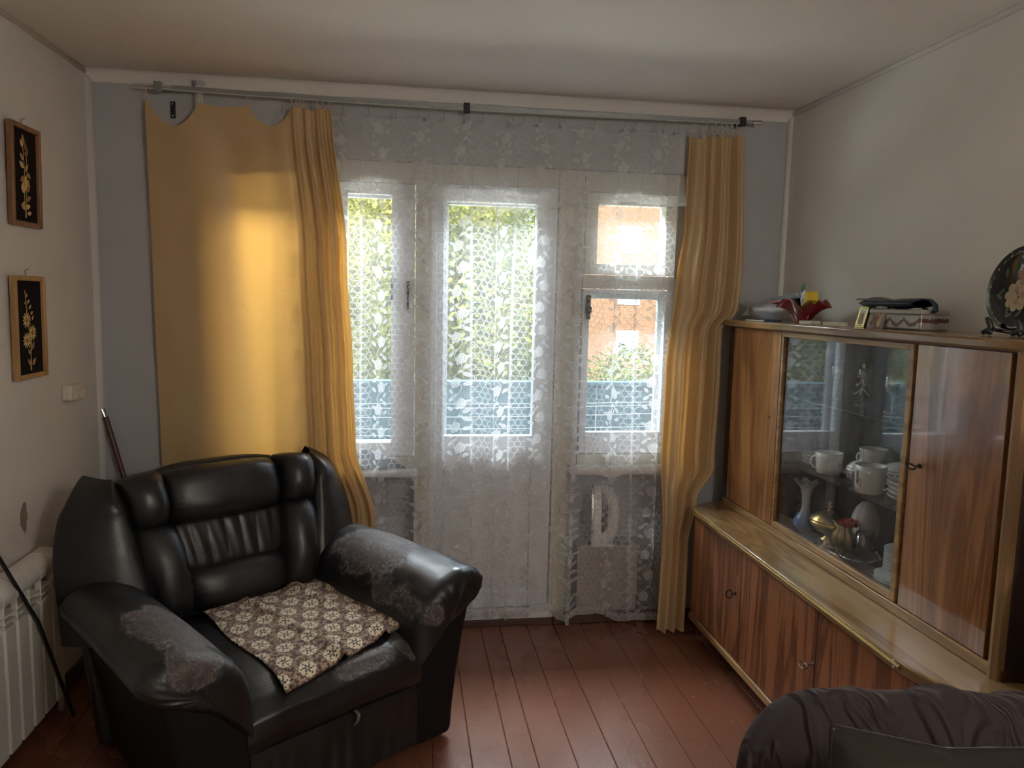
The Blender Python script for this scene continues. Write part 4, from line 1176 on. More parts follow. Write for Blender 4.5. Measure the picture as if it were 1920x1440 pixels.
# top board, rounded right end
tp = [(WX, -0.052), (XH - 0.016, -0.052), (XH - 0.024, -0.064), (XH - 0.024, -1.80), (XH - 0.018, -1.85), (XH + .01, -1.885), (XH + .06, -1.91), (WX, -1.93)]
cb(MB().prism(tp, ZB0, ZB1), 'top_board', m_wtop, bevel=0.008, seg=3)
# doors
def keyhole(par, y, z, x=XH - 0.0005):
    MB().tube([(x - 0.0008, y, z), (x + 0.001, y, z)], 0.006, 12).build('keyhole', m_black, par)
def key(par, y, z, x, mat, ang=0.3, shaft=0.018):
    m = MB()
    m.tube([(x, y, z), (x - shaft, y, z)], 0.0026, 8)
    m.tube([(x - shaft - 0.011 + 0.013 * cos(a), y + 0.016 * sin(a) * sin(ang), z + 0.016 * sin(a) * cos(ang)) for a in [2 * pi * k / 16 for k in range(16)]], 0.0029, 6, closed=True)
    m.tube([(x - 0.003, y, z), (x + .0005, y, z)], 0.0075, 12)
    return m.build('key', mat, par, smooth=True, angle=40)
low = [c for c in CB.children if c.name.startswith('lower_door')]
key(low[0], -0.690, 0.408, 2.678, m_dark, 0.2)
key(low[1], -1.284, 0.402, 2.678, m_chrome, 1.25, 0.022)
dr = Bx('upper_door', (XH, XH + 0.018, -0.612, -0.172, ZD0, ZD1), m_wdoor, bevel=0.0015, seg=1)
keyhole(dr, -0.548, 1.117)
dr = Bx('upper_door', (XH, XH + 0.018, -1.796, -1.442, ZD0, ZD1), m_wdoor, bevel=0.0015, seg=1)
key(dr, -1.492, 1.120, XH, m_dark, 1.2, 0.020)
gf = cb(MB().box(XH - .002, XH + 0.016, -1.426, -1.405, ZD0, ZD1).box(XH - .002, XH + 0.016, -0.637, -0.620, ZD0, ZD1).box(XH - .002, XH + 0.016, -1.405, -0.637, ZD0, ZD0 + 0.024).box(XH - .002, XH + 0.016, -1.405, -0.637, ZD1 - 0.020, ZD1), 'glass_frame', m_wrail, bevel=0.002)
Bx('sliding_glass', (XH + 0.0085, XH + 0.0125, -1.05, -0.637, ZD0 + 0.024, ZD1 - 0.020), m_cabglass, gf)
Bx('sliding_glass', (XH + 0.003, XH + 0.007, -1.405, -1.00, ZD0 + 0.024, ZD1 - 0.020), m_cabglass, gf)
for z, mt in ((0.942, m_shelfglass), (1.216, m_shelfglass)):
    Bx('glass_shelf', (XH + 0.030, WX - .01, -1.424, -0.634, z, z + 0.006), mt)

# ------------------------------------------------------------------ china and glass inside
ZF, ZM, ZU = ZC + 0.0285, 0.9485, 1.2225
m_porc = simple('white_porcelain', (0.72, 0.72, 0.70), 0.18, var=.03, coat=0.4)
def band_mat(name, z0, z1, c1, c2, n=11):
    M = Mat(name); c = M.coord(); X, Y, Z = M.xyz(c)
    th = Y.atan2(X)
    inb = (Z - (z0 + z1) / 2).abs().lt((z1 - z0) / 2)
    zz = (Z - (z0 + z1) / 2) / ((z1 - z0) / 2)
    t = (th * (n / (2 * pi))).fract() - 0.5
    r = ((t * 2.2).pow(2) + zz * zz).sqrt()
    ringp = (r - 0.75).abs().lt(0.14).max(r.lt(0.42)) 
    line = (Z - z0).abs().lt(0.0012).max((Z - z1).abs().lt(0.0012))
    k = (ringp * inb).max(line)
    col = M.mix(inb, (0.72, 0.72, 0.70), c2); col = M.mix(k, col, c1)
    return M.done(M.bsdf(color=col, rough=0.18, coat=0.4))
def spots_mat(name, spots, base=(0.72, 0.72, 0.70)):
    """printed sprays: spots = (angle, z, d_angle, dz, colour)"""
    M = Mat(name); c = M.coord(); X, Y, Z = M.xyz(c); th = Y.atan2(X); n = M.noise(c, 60, 3, 0.7); n2 = M.noise(c, 120, 2)
    col = None; cur = base
    for (a, z, da, dz, cc) in spots:
        d = (((th - a) / da).pow(2) + ((Z - z) / dz).pow(2)).sqrt() + (n - 0.5) * 1.6
        cur = M.mix(d.lt(0.8) * (n2.ramp(.3, .6, .5, 1)), cur, cc)
    return M.done(M.bsdf(color=cur, rough=0.18, coat=0.4))
m_navyline = simple('dark_rim', (0.05, 0.05, 0.10), 0.3)
def saucer(name, x, y, z, r, label, group, mat=None, h=0.016, rim=True):
    o = MB().lathe([(0.0001, 0.004), (r * 0.45, 0.003), (r * 0.62, 0.006), (r * 0.98, h), (r, h + 0.0012), (r * 0.97, h + 0.001), (r * 0.6, 0.009), (0.0001, 0.0075)], 36).build(name, mat or m_porc, None, smooth=True)
    o.location = (x, y, z); tag(o, label, 'saucer' if 'saucer' in name else 'plate', group); return o
def place(o, x, y, z, rz=0, label=None, cat=None, group=None):
    o.location = (x, y, z); o.rotation_euler = (0, 0, rz); return tag(o, label, cat, group)
def cup(name, x, y, z, rz, r0, r1, h, mat, label, cat='cup', group=None, hr=0.022, flare=0.0, foot=0.004, ear=True):
    o = MB().lathe([(0.0001, 0.003), (r0 * .8, 0.0), (r0, foot), (r0 + (r1 - r0) * 0.45, h * 0.35), (r0 + (r1 - r0) * 0.85, h * 0.75), (r1 + flare, h), (r1 + flare - 0.0025, h), (r1 - 0.004, h * 0.75), (r0 * .9, h * 0.3), (r0 * .6, foot + .004), (0.0001, foot + .003)], 36).build(name, mat, None, smooth=True)
    place(o, x, y, z, rz, label, cat, group)
    if ear:
        pts = []
        for k in range(11):
            a = -pi / 2 + pi * k / 10
            rr = r0 + (r1 - r0) * (0.5 + 0.35 * sin(a))
            pts.append((rr - 0.003 + hr * cos(a) * (1.0), 0, h * 0.50 + h * 0.30 * sin(a)))
        MB().tube(pts, 0.0034, 8).build('handle', m_porc, o, smooth=True)
    return o
g1 = 'saucers stacked behind the white cup'
for i in range(4): saucer('saucer', 2.985 + 0.003 * (i % 2), -0.735 + 0.002 * i, ZM + 0.0105 * i, 0.072, 'white saucer, %s in the stack at the left of the middle shelf' % ('lowest', 'second from below', 'third from below', 'uppermost')[i], g1)
cup('cup', 2.945, -0.860, ZM, radians(150), 0.045, 0.050, 0.083, spots_mat('cup_pale_flowers', [(-2.4, 0.035, 0.35, 0.018, (0.62, 0.38, 0.36)), (2.5, 0.04, 0.3, 0.014, (0.45, 0.5, 0.6))]), 'plain-looking wide white cup standing left on the middle shelf, handle to the window', hr=0.020)
saucer('saucer', 3.04, -0.93, ZM, 0.080, 'wide white saucer lying flat between the white cup and the sugar bowl', 'flat saucers on the middle shelf')
# sugar bowl with lid
def lidded(name, x, y, z, r, h, mat, label, knob=0.04, group=None):
    o = MB().lathe([(0.0001, 0.003), (r * 0.42, 0.0), (r * 0.42, 0.006), (r * 0.62, 0.014), (r * 0.92, h * 0.35), (r, h * 0.6), (r, h), (r * 0.94, h), (r * .9, h * .6), (0.0001, 0.02)], 36).build(name, mat, None, smooth=True)
    place(o, x, y, z, 0, label, 'bowl', group)
    l = MB().lathe([(r * 1.01, h), (r * 0.92, h + 0.006), (r * 0.6, h + 0.020), (r * 0.22, h + 0.027), (0.0001, h + 0.028)], 36).build('lid', m_porc, o, smooth=True)
    MB().tube([(0, -0.002 + 0.010 * sin(a), h + 0.030 + knob / 2 - knob / 2 * cos(a)) for a in [2 * pi * k / 16 for k in range(16)]], 0.0028, 8, closed=True).build('knob', m_porc, l, smooth=True)
    return o
lidded('sugar_bowl', 2.965, -1.030, ZM, 0.047, 0.060, band_mat('band_red_blue', 0.020, 0.052, (0.07, 0.035, 0.09), (0.60, 0.42, 0.46)), 'round sugar bowl with a red and navy ring-pattern band and ring-topped lid')
lidded('covered_dish', 3.065, -1.115, ZM, 0.066, 0.070, band_mat('band_navy', 0.045, 0.062, (0.07, 0.06, 0.12), (0.55, 0.55, 0.62), 15), 'larger white covered dish with a narrow dark band, at the back of the middle shelf', 0.05)
cup('mug', 2.925, -1.150, ZM, radians(-62), 0.047, 0.052, 0.098, spots_mat('mug_figures', [(-2.0, 0.055, 0.20, 0.034, (0.12, 0.10, 0.16)), (-1.72, 0.040, 0.16, 0.018, (0.45, 0.40, 0.38)), (-1.95, 0.012, 0.18, 0.006, (.35, .33, .25))]), 'tall white mug printed with a small group of figures, right of the sugar bowl', 'mug', hr=0.026)
c1 = cup('cup', 3.055, -0.965, ZM, radians(200), 0.034, 0.046, 0.070, m_porc, 'white cup, lower of the two cups stacked behind the sugar bowl', 'cup', 'stacked white cups', flare=0.004)
c2 = cup('cup', 3.055, -0.965, ZM + 0.048, radians(170), 0.034, 0.046, 0.070, m_porc, 'white cup, upper of the two cups stacked behind the sugar bowl', 'cup', 'stacked white cups', flare=0.004)
cup('cup', 3.050, -1.290, ZM, radians(120), 0.036, 0.046, 0.105, m_porc, 'tall white cup half hidden by the frame at the right of the middle shelf', 'cup')
for i in range(4):
    b = MB().lathe([(0.0001, 0.003), (0.026, 0.0), (0.030, 0.006), (0.055, 0.022), (0.062, 0.030), (0.060, 0.030), (0.050, 0.022), (0.0001, 0.006)], 32).build('small_bowl', m_porc, None, smooth=True)
    place(b, 2.960, -1.300, ZM + 0.0 + 0.0155 * i, 0, 'small white bowl, %s of four stacked at the right of the middle shelf' % ('lowest', 'second from below', 'third from below', 'topmost')[i], 'bowl', 'small stacked bowls')
# bottom compartment
m_bluevase = None
def bluev():
    M = Mat('white_to_blue_glass'); c = M.coord(); X, Y, Z = M.xyz(c)
    return M.done(M.bsdf(color=M.mix(Z.ramp(0.05, 0.13), (0.20, 0.32, 0.62), (0.62, 0.68, 0.68)), rough=0.15, coat=0.5))
def wobv(r, z, a, i): return (r * (1 + (0.16 * sin(a * 6) if i >= 9 and z > .19 else 0)), z + (0.006 * sin(a * 6 + .6) if z > .205 and r > .03 else 0))
vz = MB().lathe([(0.0001, 0.0), (0.026, 0.0), (0.030, 0.006), (0.046, 0.030), (0.048, 0.048), (0.038, 0.070), (0.020, 0.090), (0.016, 0.115), (0.018, 0.150), (0.024, 0.180), (0.036, 0.206), (0.047, 0.214), (0.044, 0.214), (0.022, 0.180), (0.014, 0.150), (0.012, 0.11), (0.0001, 0.08)], 48, wob=wobv).build('vase', bluev(), None, smooth=True)
place(vz, 2.955, -0.700, ZF, 0, 'tall vase shading from blue foot to white frilled rim, leftmost on the cabinet floor', 'vase')
m_gold = simple('gold_plate', (0.70, 0.50, 0.20), 0.28, metal=1.0, var=.25, scale=90, bump=0.3)
m_gold2 = simple('dull_gold_ceramic', (0.46, 0.36, 0.20), 0.25, metal=0.55, var=.15)
gd = MB().lathe([(0.0001, 0.0), (0.040, 0.0), (0.038, 0.008), (0.014, 0.022), (0.014, 0.034), (0.045, 0.044), (0.066, 0.066), (0.072, 0.088), (0.069, 0.088), (0.06, 0.066), (0.0001, 0.05)], 40).build('gilt_bowl', m_gold, None, smooth=True)
place(gd, 2.945, -0.822, ZF, 0, 'gilt footed bowl with a domed lid beside the blue and white vase', 'bowl')
ld = MB().lathe([(0.072, 0.088), (0.070, 0.094), (0.050, 0.112), (0.020, 0.122), (0.006, 0.126), (0.005, 0.134), (0.009, 0.142), (0.004, 0.150), (0.007, 0.158), (0.0001, 0.166)], 36).build('lid', m_gold, gd, smooth=True)
for k in range(14):
    a = 2 * pi * k / 14
    MB().tube([(0.068 * cos(a) + 0.0035 * cos(b) * -sin(a), 0.068 * sin(a) + 0.0035 * cos(b) * cos(a) * 1, 0.076 + 0.006 * sin(b)) for b in [2 * pi * j / 8 for j in range(8)]], 0.0016, 5, closed=True).build('rim_loop', m_gold, gd)
for sg in (-1, 1):
    MB().tube([(0.0, sg * (0.068 + 0.012 + 0.012 * cos(a)), 0.074 + 0.014 * sin(a)) for a in [2 * pi * j / 12 for j in range(12)]], 0.003, 6, closed=True).build('handle', m_gold, gd, smooth=True)
def wobj(r, z, a, i):
    rr = r * (1 + 0.07 * sin(a * 8 + z * 18) * (1 if 0.01 < z < .1 else 0))
    if z > 0.095: rr = r * (1 + 0.45 * max(0, cos(a - 2.4)) ** 4); z = z + 0.012 * max(0, cos(a - 2.4)) ** 4
    return rr, z
jg = MB().lathe([(0.0001, 0.0), (0.026, 0.0), (0.022, 0.012), (0.036, 0.028), (0.044, 0.050), (0.038, 0.074), (0.026, 0.092), (0.030, 0.108), (0.027, 0.108), (0.022, 0.092), (0.03, 0.06), (0.0001, 0.03)], 44, wob=wobj).build('jug', m_gold2, None, smooth=True)
place(jg, 2.975, -0.945, ZF, 0, 'small fluted gold-coloured jug holding a red artificial flower', 'jug')
m_redf = simple('red_cloth_flower', (0.42, 0.02, 0.025), 0.75, var=.3)
rose = empty('cloth_rose', (2.985, -0.960, ZF + 0.112)); tag(rose, 'red artificial rose stuck in the gold jug', 'flower')
for k in range(13):
    a = k * 2.4; r = 0.006 + 0.0022 * k
    def pf(u, v, a=a, r=r, k=k):
        w = (u - .5) * 1.5; hh = v
        rr = r + 0.010 * hh * (k / 12)
        return Vector((rr * cos(a + w), rr * sin(a + w), -0.004 + (0.026 - 0.0010 * k) * hh + 0.003 * sin(u * 9)))
    MB().grid(pf, 6, 4).build('petal', m_redf, rose, smooth=True, solid=0.001)
MB().tube([(-0.008, 0.012, -0.060), (-0.003, 0.005, -0.02), (0, 0, 0.0)], 0.0018, 6).build('stem', simple('flower_stem_green', (0.04, 0.09, 0.03), 0.7), rose)
# china egg vase leaning upright behind a tumbler
eg = MB().lathe([(0.0001, 0.0), (0.020, 0.0), (0.020, 0.006), (0.034, 0.020), (0.050, 0.060), (0.054, 0.095), (0.050, 0.130), (0.036, 0.165), (0.016, 0.184), (0.0001, 0.188)], 40).build('china_egg', spots_mat('egg_violet_flowers', [(-2.75, 0.085, 0.30, 0.03, (0.38, 0.28, 0.42)), (-2.9, 0.12, 0.2, 0.02, (0.6, 0.42, 0.2)), (-2.6, .05, .2, .02, (.3, .35, .25))], (0.66, 0.60, 0.62)), None, smooth=True)
place(eg, 3.085, -0.915, ZF, 0, 'large pale china egg decorated with violet flowers, standing behind the tumbler', 'ornament')
dsc = MB().lathe([(0.0001, 0.0), (0.024, 0.0), (0.024, 0.003), (0.0001, 0.0035)], 28, M=Matrix.Translation((-0.050, -0.016, 0.092)) @ Matrix.Rotation(-pi / 2, 4, 'Y')).build('round_tag', m_porc, eg, smooth=True, angle=40)
MB().tube([(-0.055, -0.016, 0.115), (-0.045, -0.012, 0.15), (-0.02, -0.004, 0.188)], 0.0011, 5).build('tag_string', m_porc, eg)
tb = MB().lathe([(0.0001, 0.0), (0.028, 0.0), (0.033, 0.10), (0.0315, 0.10), (0.027, 0.006), (0.0001, 0.006)], 32).build('tumbler', m_clear, None, smooth=True)
place(tb, 3.010, -1.022, ZF, 0, 'clear glass tumbler standing in front of the china egg', 'glass')
def dbw(r, z, a, i): return r * (1 + 0.02 * sin(a * 24)), z + (0.002 * sin(a * 24) if z > .03 else 0)
db = MB().lathe([(0.0001, 0.0), (0.030, 0.0), (0.036, 0.006), (0.060, 0.028), (0.070, 0.045), (0.067, 0.045), (0.055, 0.028), (0.0001, 0.012)], 96, wob=dbw).build('glass_bowl', simple('dark_glass', (0.02, 0.022, 0.02), 0.1, coat=.6), None, smooth=True)
place(db, 2.925, -1.090, ZF, 0, 'dark scallop-rimmed glass bowl with a twisted handle on the cabinet floor', 'bowl')
MB().tube([(0.02 + 0.0, -0.060 - 0.024 * sin(a), 0.034 + 0.022 * (1 - cos(a))) for a in [pi * j / 10 for j in range(11)]], 0.004, 8).build('handle', m_clear, db, smooth=True)
MB().tube([(0.0695 * cos(a), 0.0695 * sin(a), 0.0455) for a in [2 * pi * j / 40 for j in range(40)]], 0.0012, 5, closed=True).build('rim', m_chrome, db)
tr_ = BOX('glass_tray', (-0.055, 0.055, -0.080, 0.080, 0.0, 0.014), m_clear, None, bevel=0.005)
place(tr_, 2.912, -0.800, ZF, 0.1, 'flat cut-glass tray lying in front under the gilt bowl', 'tray')
tr_.location.x = 2.905; gd.location.x = 2.985; tr_.location.y = -0.84
tr2 = MB().lathe([(0.0001, 0.0), (0.06, 0.0), (0.085, 0.008), (0.087, 0.010), (0.08, 0.010), (0.06, 0.004), (0.0001, 0.004)], 48, wob=lambda r, z, a, i: (r * (1 + .03 * sin(a * 16)), z)).build('glass_plate', m_clear, None, smooth=True)
tr2.scale = (0.42, 1, 1); place(tr2, 2.893, -0.985, ZF, 0, 'long pressed-glass dish lying flat at the front of the cabinet floor', 'plate')
tr2.location.x = 2.888
db.location.x = 2.935; db.location.y = -1.110; eg.location.x = 3.080
for i in range(2): saucer('dinner_plate', 2.985, -1.275, ZF + 0.014 * i, 0.088, 'large grey-white dinner plate, %s of the pair under the plate stack' % ('lower', 'upper')[i], 'dinner plates', h=0.017)
for i in range(7): saucer('dessert_plate', 2.995, -1.282, ZF + 0.037 + 0.0118 * i, 0.075, 'white dessert plate, %s in the stack on the dinner plates' % ('lowest', 'second from below', 'third from below', 'middle one', 'third from the top', 'second from the top', 'topmost')[i], 'dessert plates', h=0.014)
zz = ZF + 0.037 + 0.0118 * 7 + 0.006
for i in range(2):
    b = MB().lathe([(0.0001, 0.003), (0.026, 0.0), (0.030, 0.006), (0.050, 0.020), (0.056, 0.028), (0.054, 0.028), (0.046, 0.020), (0.0001, 0.008)], 32).build('small_bowl', m_porc, None, smooth=True)
    place(b, 3.03, -1.315, zz + 0.013 * i, 0, 'white bowl nested %s under the dark-lined bowl on the plate stack' % ('lower', 'upper')[i], 'bowl', 'nested bowls on the plates')
b = MB().lathe([(0.0001, 0.003), (0.022, 0.0), (0.026, 0.006), (0.046, 0.030), (0.068, 0.064), (0.066, 0.064), (0.042, 0.030), (0.0001, 0.010)], 36, wob=lambda r, z, a, i: (r * (1 + .015 * sin(a * 12)), z)).build('salad_bowl', simple('grey_white_bowl', (0.60, 0.62, 0.62), 0.2, coat=.4), None, smooth=True)
place(b, 3.03, -1.315, zz + 0.028, 0, 'wide scalloped bowl topping the plate stack by the right frame', 'bowl')
def jarm():
    M = Mat('jar_of_beads'); c = M.coord(); v = M.voro(c, 150); n = M.noise(c, 90, 2)
    return M.done(M.bsdf(color=M.mix(n.ramp(.4, .6), (0.16, 0.09, 0.05), (0.62, 0.55, 0.42)), rough=0.3, normal=M.bump(v, 0.8, 0.004)))
jr = tag(empty('jar', (3.095, -1.245, ZF)), 'glass jar filled with brown and white beads at the back right of the cabinet floor', 'jar')
MB().lathe([(0.0001, 0.0), (0.034, 0.0), (0.037, 0.01), (0.037, 0.205), (0.03, 0.225), (0.028, 0.225), (0.0355, 0.20), (0.0001, .20)], 28).build('glass', m_clear, jr, smooth=True)
jr.location.x = 3.088
MB().lathe([(0.0001, 0.008), (0.034, 0.012), (0.034, 0.185), (0.0001, 0.19)], 28).build('beads', jarm(), jr, smooth=True, kind='stuff')
# upper glass shelf: spun-glass tree and stemware
gt = tag(empty('glass_tree', (3.02, -0.925, ZU)), 'little spun-glass fir tree with a star on the upper glass shelf', 'ornament')
MB().lathe([(0.0001, 0.0), (0.024, 0.0), (0.022, 0.004), (0.006, 0.007), (0.0045, 0.02), (0.0035, 0.13), (0.0001, 0.135)], 20).build('trunk', m_clear, gt, smooth=True)
m_frost = simple('frosted_glass', (0.66, 0.68, 0.68), 0.25, coat=.4)
for lv, (z, L) in enumerate(((0.045, 0.034), (0.078, 0.030), (0.108, 0.022))):
    for k in range(5):
        a = k * 2 * pi / 5 + lv * .6
        MB().tube([(0.003 * cos(a), 0.003 * sin(a), z + 0.018), (L * .4 * cos(a), L * .4 * sin(a), z + 0.006), (L * .8 * cos(a), L * .8 * sin(a), z - 0.006), (L * cos(a), L * sin(a), z + 0.001)], [0.003, 0.0024, 0.0018, 0.001], 6).build('branch', m_frost, gt, smooth=True)
sp = []
for k in range(10):
    a = pi / 2 + k * pi / 5; r = 0.013 if k % 2 == 0 else 0.0055
    sp.append((0, r * cos(a), 0.146 + r * sin(a)))
MB().add([(p[0] - .0015, p[1], p[2]) for p in sp] + [(p[0] + .0015, p[1], p[2]) for p in sp], [tuple(range(10))[::-1], tuple(range(10, 20))] + [(i, (i + 1) % 10, 10 + (i + 1) % 10, 10 + i) for i in range(10)]).build('star', m_gold2, gt)
wgp = [(0.0001, 0.0), (0.030, 0.0), (0.028, 0.003), (0.004, 0.007), (0.0035, 0.060), (0.010, 0.070), (0.026, 0.085), (0.031, 0.110), (0.028, 0.145), (0.0268, 0.145), (0.0295, 0.110), (0.024, 0.087), (0.0001, 0.073)]
wg0 = MB().lathe(wgp, 28).build('wine_glass', m_clear, None, smooth=True)
for i, (x, y, lb) in enumerate(((3.03, -0.74, 'wine glass at the left end of the upper glass shelf'), (3.09, -0.83, 'wine glass close to the left side of the spun-glass tree'), (3.02, -1.10, 'wine glass standing just right of the spun-glass tree'), (2.96, -1.19, 'wine glass second from the right on the upper glass shelf'), (3.03, -1.29, 'wine glass at the right end of the upper glass shelf'))):
    o = wg0 if i == 0 else wg0.copy()
    if i: COL.objects.link(o)
    place(o, x, y, ZU, 0, lb, 'glass', 'wine glasses on the upper shelf')

# ------------------------------------------------------------------ things on top of the sideboard
ZT = ZB1 + 0.0005
m_bag = None
def bagm():
    M = Mat('thin_white_plastic'); c = M.coord(); n = M.noise(c, 26, 4, .6, 2)
    d = M.node('ShaderNodeBsdfDiffuse', {0: (0.75, 0.75, 0.75)}).outputs[0]
    t = M.node('ShaderNodeBsdfTranslucent', {0: (0.75, 0.75, 0.75)}).outputs[0]
    g = M.node('ShaderNodeBsdfGlossy', {0: (0.8, 0.8, 0.8), 'Roughness': 0.25, 'Normal': M.bump(n, 1, 0.01)}).outputs[0]
    tr = M.node('ShaderNodeBsdfTransparent', {0: (1, 1, 1)}).outputs[0]
    a = M.node('ShaderNodeMixShader', {0: 0.5, 1: d, 2: t}).outputs[0]
    a = M.node('ShaderNodeMixShader', {0: 0.12, 1: a, 2: g}).outputs[0]
    return M.done(M.node('ShaderNodeMixShader', {0: 0.94, 1: tr, 2: a}).outputs[0])
m_bag = bagm()
bg_ = tag(empty('plastic_bag', (3.00, -0.22, ZT)), 'knotted thin white plastic bag at the window end of the sideboard top', 'bag')
def bagf(u, v):
    a = 2 * pi * u; b = pi * v
    r = 1 + 0.20 * mnoise.noise(Vector((cos(a) * 1.6, sin(a) * 1.6, b * 1.3))) + 0.05 * sin(a * 9 + b * 3)
    x = 0.085 * sin(b) * cos(a) * r; y = 0.175 * sin(b) * sin(a) * r - .02; z = 0.040 + 0.046 * -cos(b) * r * (1 + .35 * max(0, sin(a)))
    return Vector((x, y, max(0.001, z)))
MB().grid(bagf, 48, 24, closeu=True).build('body', m_bag, bg_, smooth=True)
def knot(u, v):
    a = 2 * pi * u
    r = (0.008 + 0.022 * abs(v - 0.45) ** 1.1 * 2) * (1 + 0.35 * sin(a * 5 + v * 4))
    return Vector((-0.075 + r * cos(a) * .7, 0.085 - 0.03 * v + r * sin(a), 0.02 + 0.072 * v))
MB().grid(knot, 30, 14, closeu=True).build('knot', m_bag, bg_, smooth=True)
m_navy = simple('dark_blue_cover', (0.03, 0.06, 0.14), 0.5)
bk = tag(empty('booklet', (2.945, -0.33, ZT), radians(12)), 'thin dark blue booklet lying between the plastic bag and the red bowl', 'booklet')
bk.location = (2.905, -0.325, ZT)
BOX('cover', (-0.04, 0.05, -0.065, 0.065, 0.0, 0.006), m_navy, bk, bevel=0.001)
BOX('pages', (-0.042, 0.047, -0.063, 0.063, 0.0015, 0.0045), m_porc, bk)
# red glass bowl with petal rim
def redg():
    M = Mat('dark_red_glass'); c = M.coord(); n = M.noise(c, 12, 3)
    return M.done(M.bsdf(color=M.mix(n, (0.10, 0.003, 0.010), (0.24, 0.008, 0.02)), rough=0.08, coat=1.0, coat_rough=0.05, spec=.8))
def redw(r, z, a, i):
    k = max(0, (z - 0.03) / 0.055); w = 0.5 + 0.5 * cos(5 * a)
    return r * (1 + 0.28 * k * (w - .4)), z - 0.028 * k ** 2 * w + 0.008 * k * (1 - w)
rb = MB().lathe([(0.0001, 0.0), (0.034, 0.0), (0.038, 0.005), (0.036, 0.012), (0.052, 0.028), (0.072, 0.050), (0.092, 0.072), (0.106, 0.080), (0.103, 0.084), (0.086, 0.076), (0.066, 0.054), (0.04, 0.03), (0.0001, 0.018)], 80, wob=redw).build('red_glass_bowl', redg(), None, smooth=True)
place(rb, 2.985, -0.530, ZT, 0.3, 'dark red glass bowl with a petal-shaped rim holding small boxes', 'bowl')
rb.scale = (0.85, 1.0, 1.12)
for k in range(6):
    a = k * pi / 3
    MB().tube([(0.030 * cos(a), 0.030 * sin(a), 0.002), (0.044 * cos(a), 0.044 * sin(a), 0.014), (0.056 * cos(a), 0.056 * sin(a), 0.030)], [0.006, 0.005, 0.002], 8).build('foot_rib', m_clear, rb, smooth=True)
m_cardb = simple('black_carton', (0.02, 0.02, 0.022), 0.35)
m_cardr = simple('red_carton_edge', (0.30, 0.04, 0.02), 0.4)
m_prnt = simple('white_print', (0.7, 0.7, 0.68), 0.5)
b1 = tag(empty('black_box', (2.965, -0.445, ZT + 0.088)), 'long black cardboard box with three small white symbols resting in the red bowl', 'box')
b1.rotation_euler = (radians(-7), radians(10), radians(5))
BOX('carton', (-0.022, 0.022, -0.125, 0.105, 0.0, 0.026), m_cardb, b1, bevel=0.001)
BOX('red_end', (-0.0222, 0.0222, 0.1052, 0.106, 0.0, 0.026), m_cardr, b1)
BOX('red_edge', (-0.0226, -0.0222, -0.02, 0.105, 0.0, 0.007), m_cardr, b1)
for k in range(3):
    MB().tube([(-0.0224, -0.072 - 0.017 * k + .0055 * cos(a), 0.018 + .0045 * sin(a)) for a in [2 * pi * j / 10 for j in range(10 if k else 8)]], 0.0012, 4, closed=True).build('symbol', m_prnt, b1)
b3 = tag(empty('black_box', (2.952, -0.520, ZT + 0.062)), 'small black carton standing tilted in the middle of the red bowl', 'box')
b3.rotation_euler = (radians(28), 0, 0)
BOX('carton', (-0.012, 0.012, -0.030, 0.030, 0.0, 0.032), m_cardb, b3, bevel=0.001)
for k in range(2): BOX('printed_line', (-0.0128, -0.0122, -0.018 + .018 * k, -0.014 + .018 * k, 0.004, 0.027), m_prnt, b3)
b2 = tag(empty('yellow_box', (2.968, -0.602, ZT + 0.078)), 'small yellow and white box with a raised green flap in the red bowl', 'box')
b2.rotation_euler = (radians(-24), 0, radians(-8))
m_ylw = simple('yellow_carton', (0.62, 0.46, 0.03), 0.5)
BOX('carton', (-0.022, 0.022, -0.040, 0.032, 0.0, 0.040), m_ylw, b2, bevel=0.001)
BOX('label', (-0.0230, -0.0222, -0.010, 0.029, 0.006, 0.038), m_prnt, b2)
for k in range(4): BOX('text_line', (-0.0238, -0.0231, -0.004, 0.022, 0.011 + .005 * k, 0.0125 + .005 * k), m_gap, b2)
BOX('flap', (-0.020, -0.018, -0.018, 0.018, 0.040, 0.060), m_prnt, b2)
BOX('green_flap', (-0.021, -0.019, -0.020, 0.016, 0.058, 0.085), simple('green_print', (0.05, 0.14, 0.03), 0.5), b2)
# small packs lying right of the bowl
m_pack = simple('cream_card_pack', (0.55, 0.53, 0.42), 0.5, var=.25, scale=50)
for i, (x, y, w, l, h, rz, lb) in enumerate(((2.925, -0.690, .045, .075, .012, .15, 'cream card pack nearest the red bowl'), (2.975, -0.775, .05, .10, .008, -.1, 'flat patterned card pack in the middle of the three'), (2.93, -0.86, .045, .085, .013, .1, 'pale card pack with a red corner next to the gold-framed icon'))):
    p_ = tag(empty('card_pack', (x, y, ZT), rz), lb, 'pack', 'card packs on the sideboard top')
    BOX('body', (-w / 2, w / 2, -l / 2, l / 2, 0, h), m_pack, p_, bevel=0.001)
    BOX('top_label', (-w / 2 + .004, w / 2 - .004, -l / 2 + .005, l * .1, h, h + .0006), m_prnt if i != 1 else m_gold2, p_)
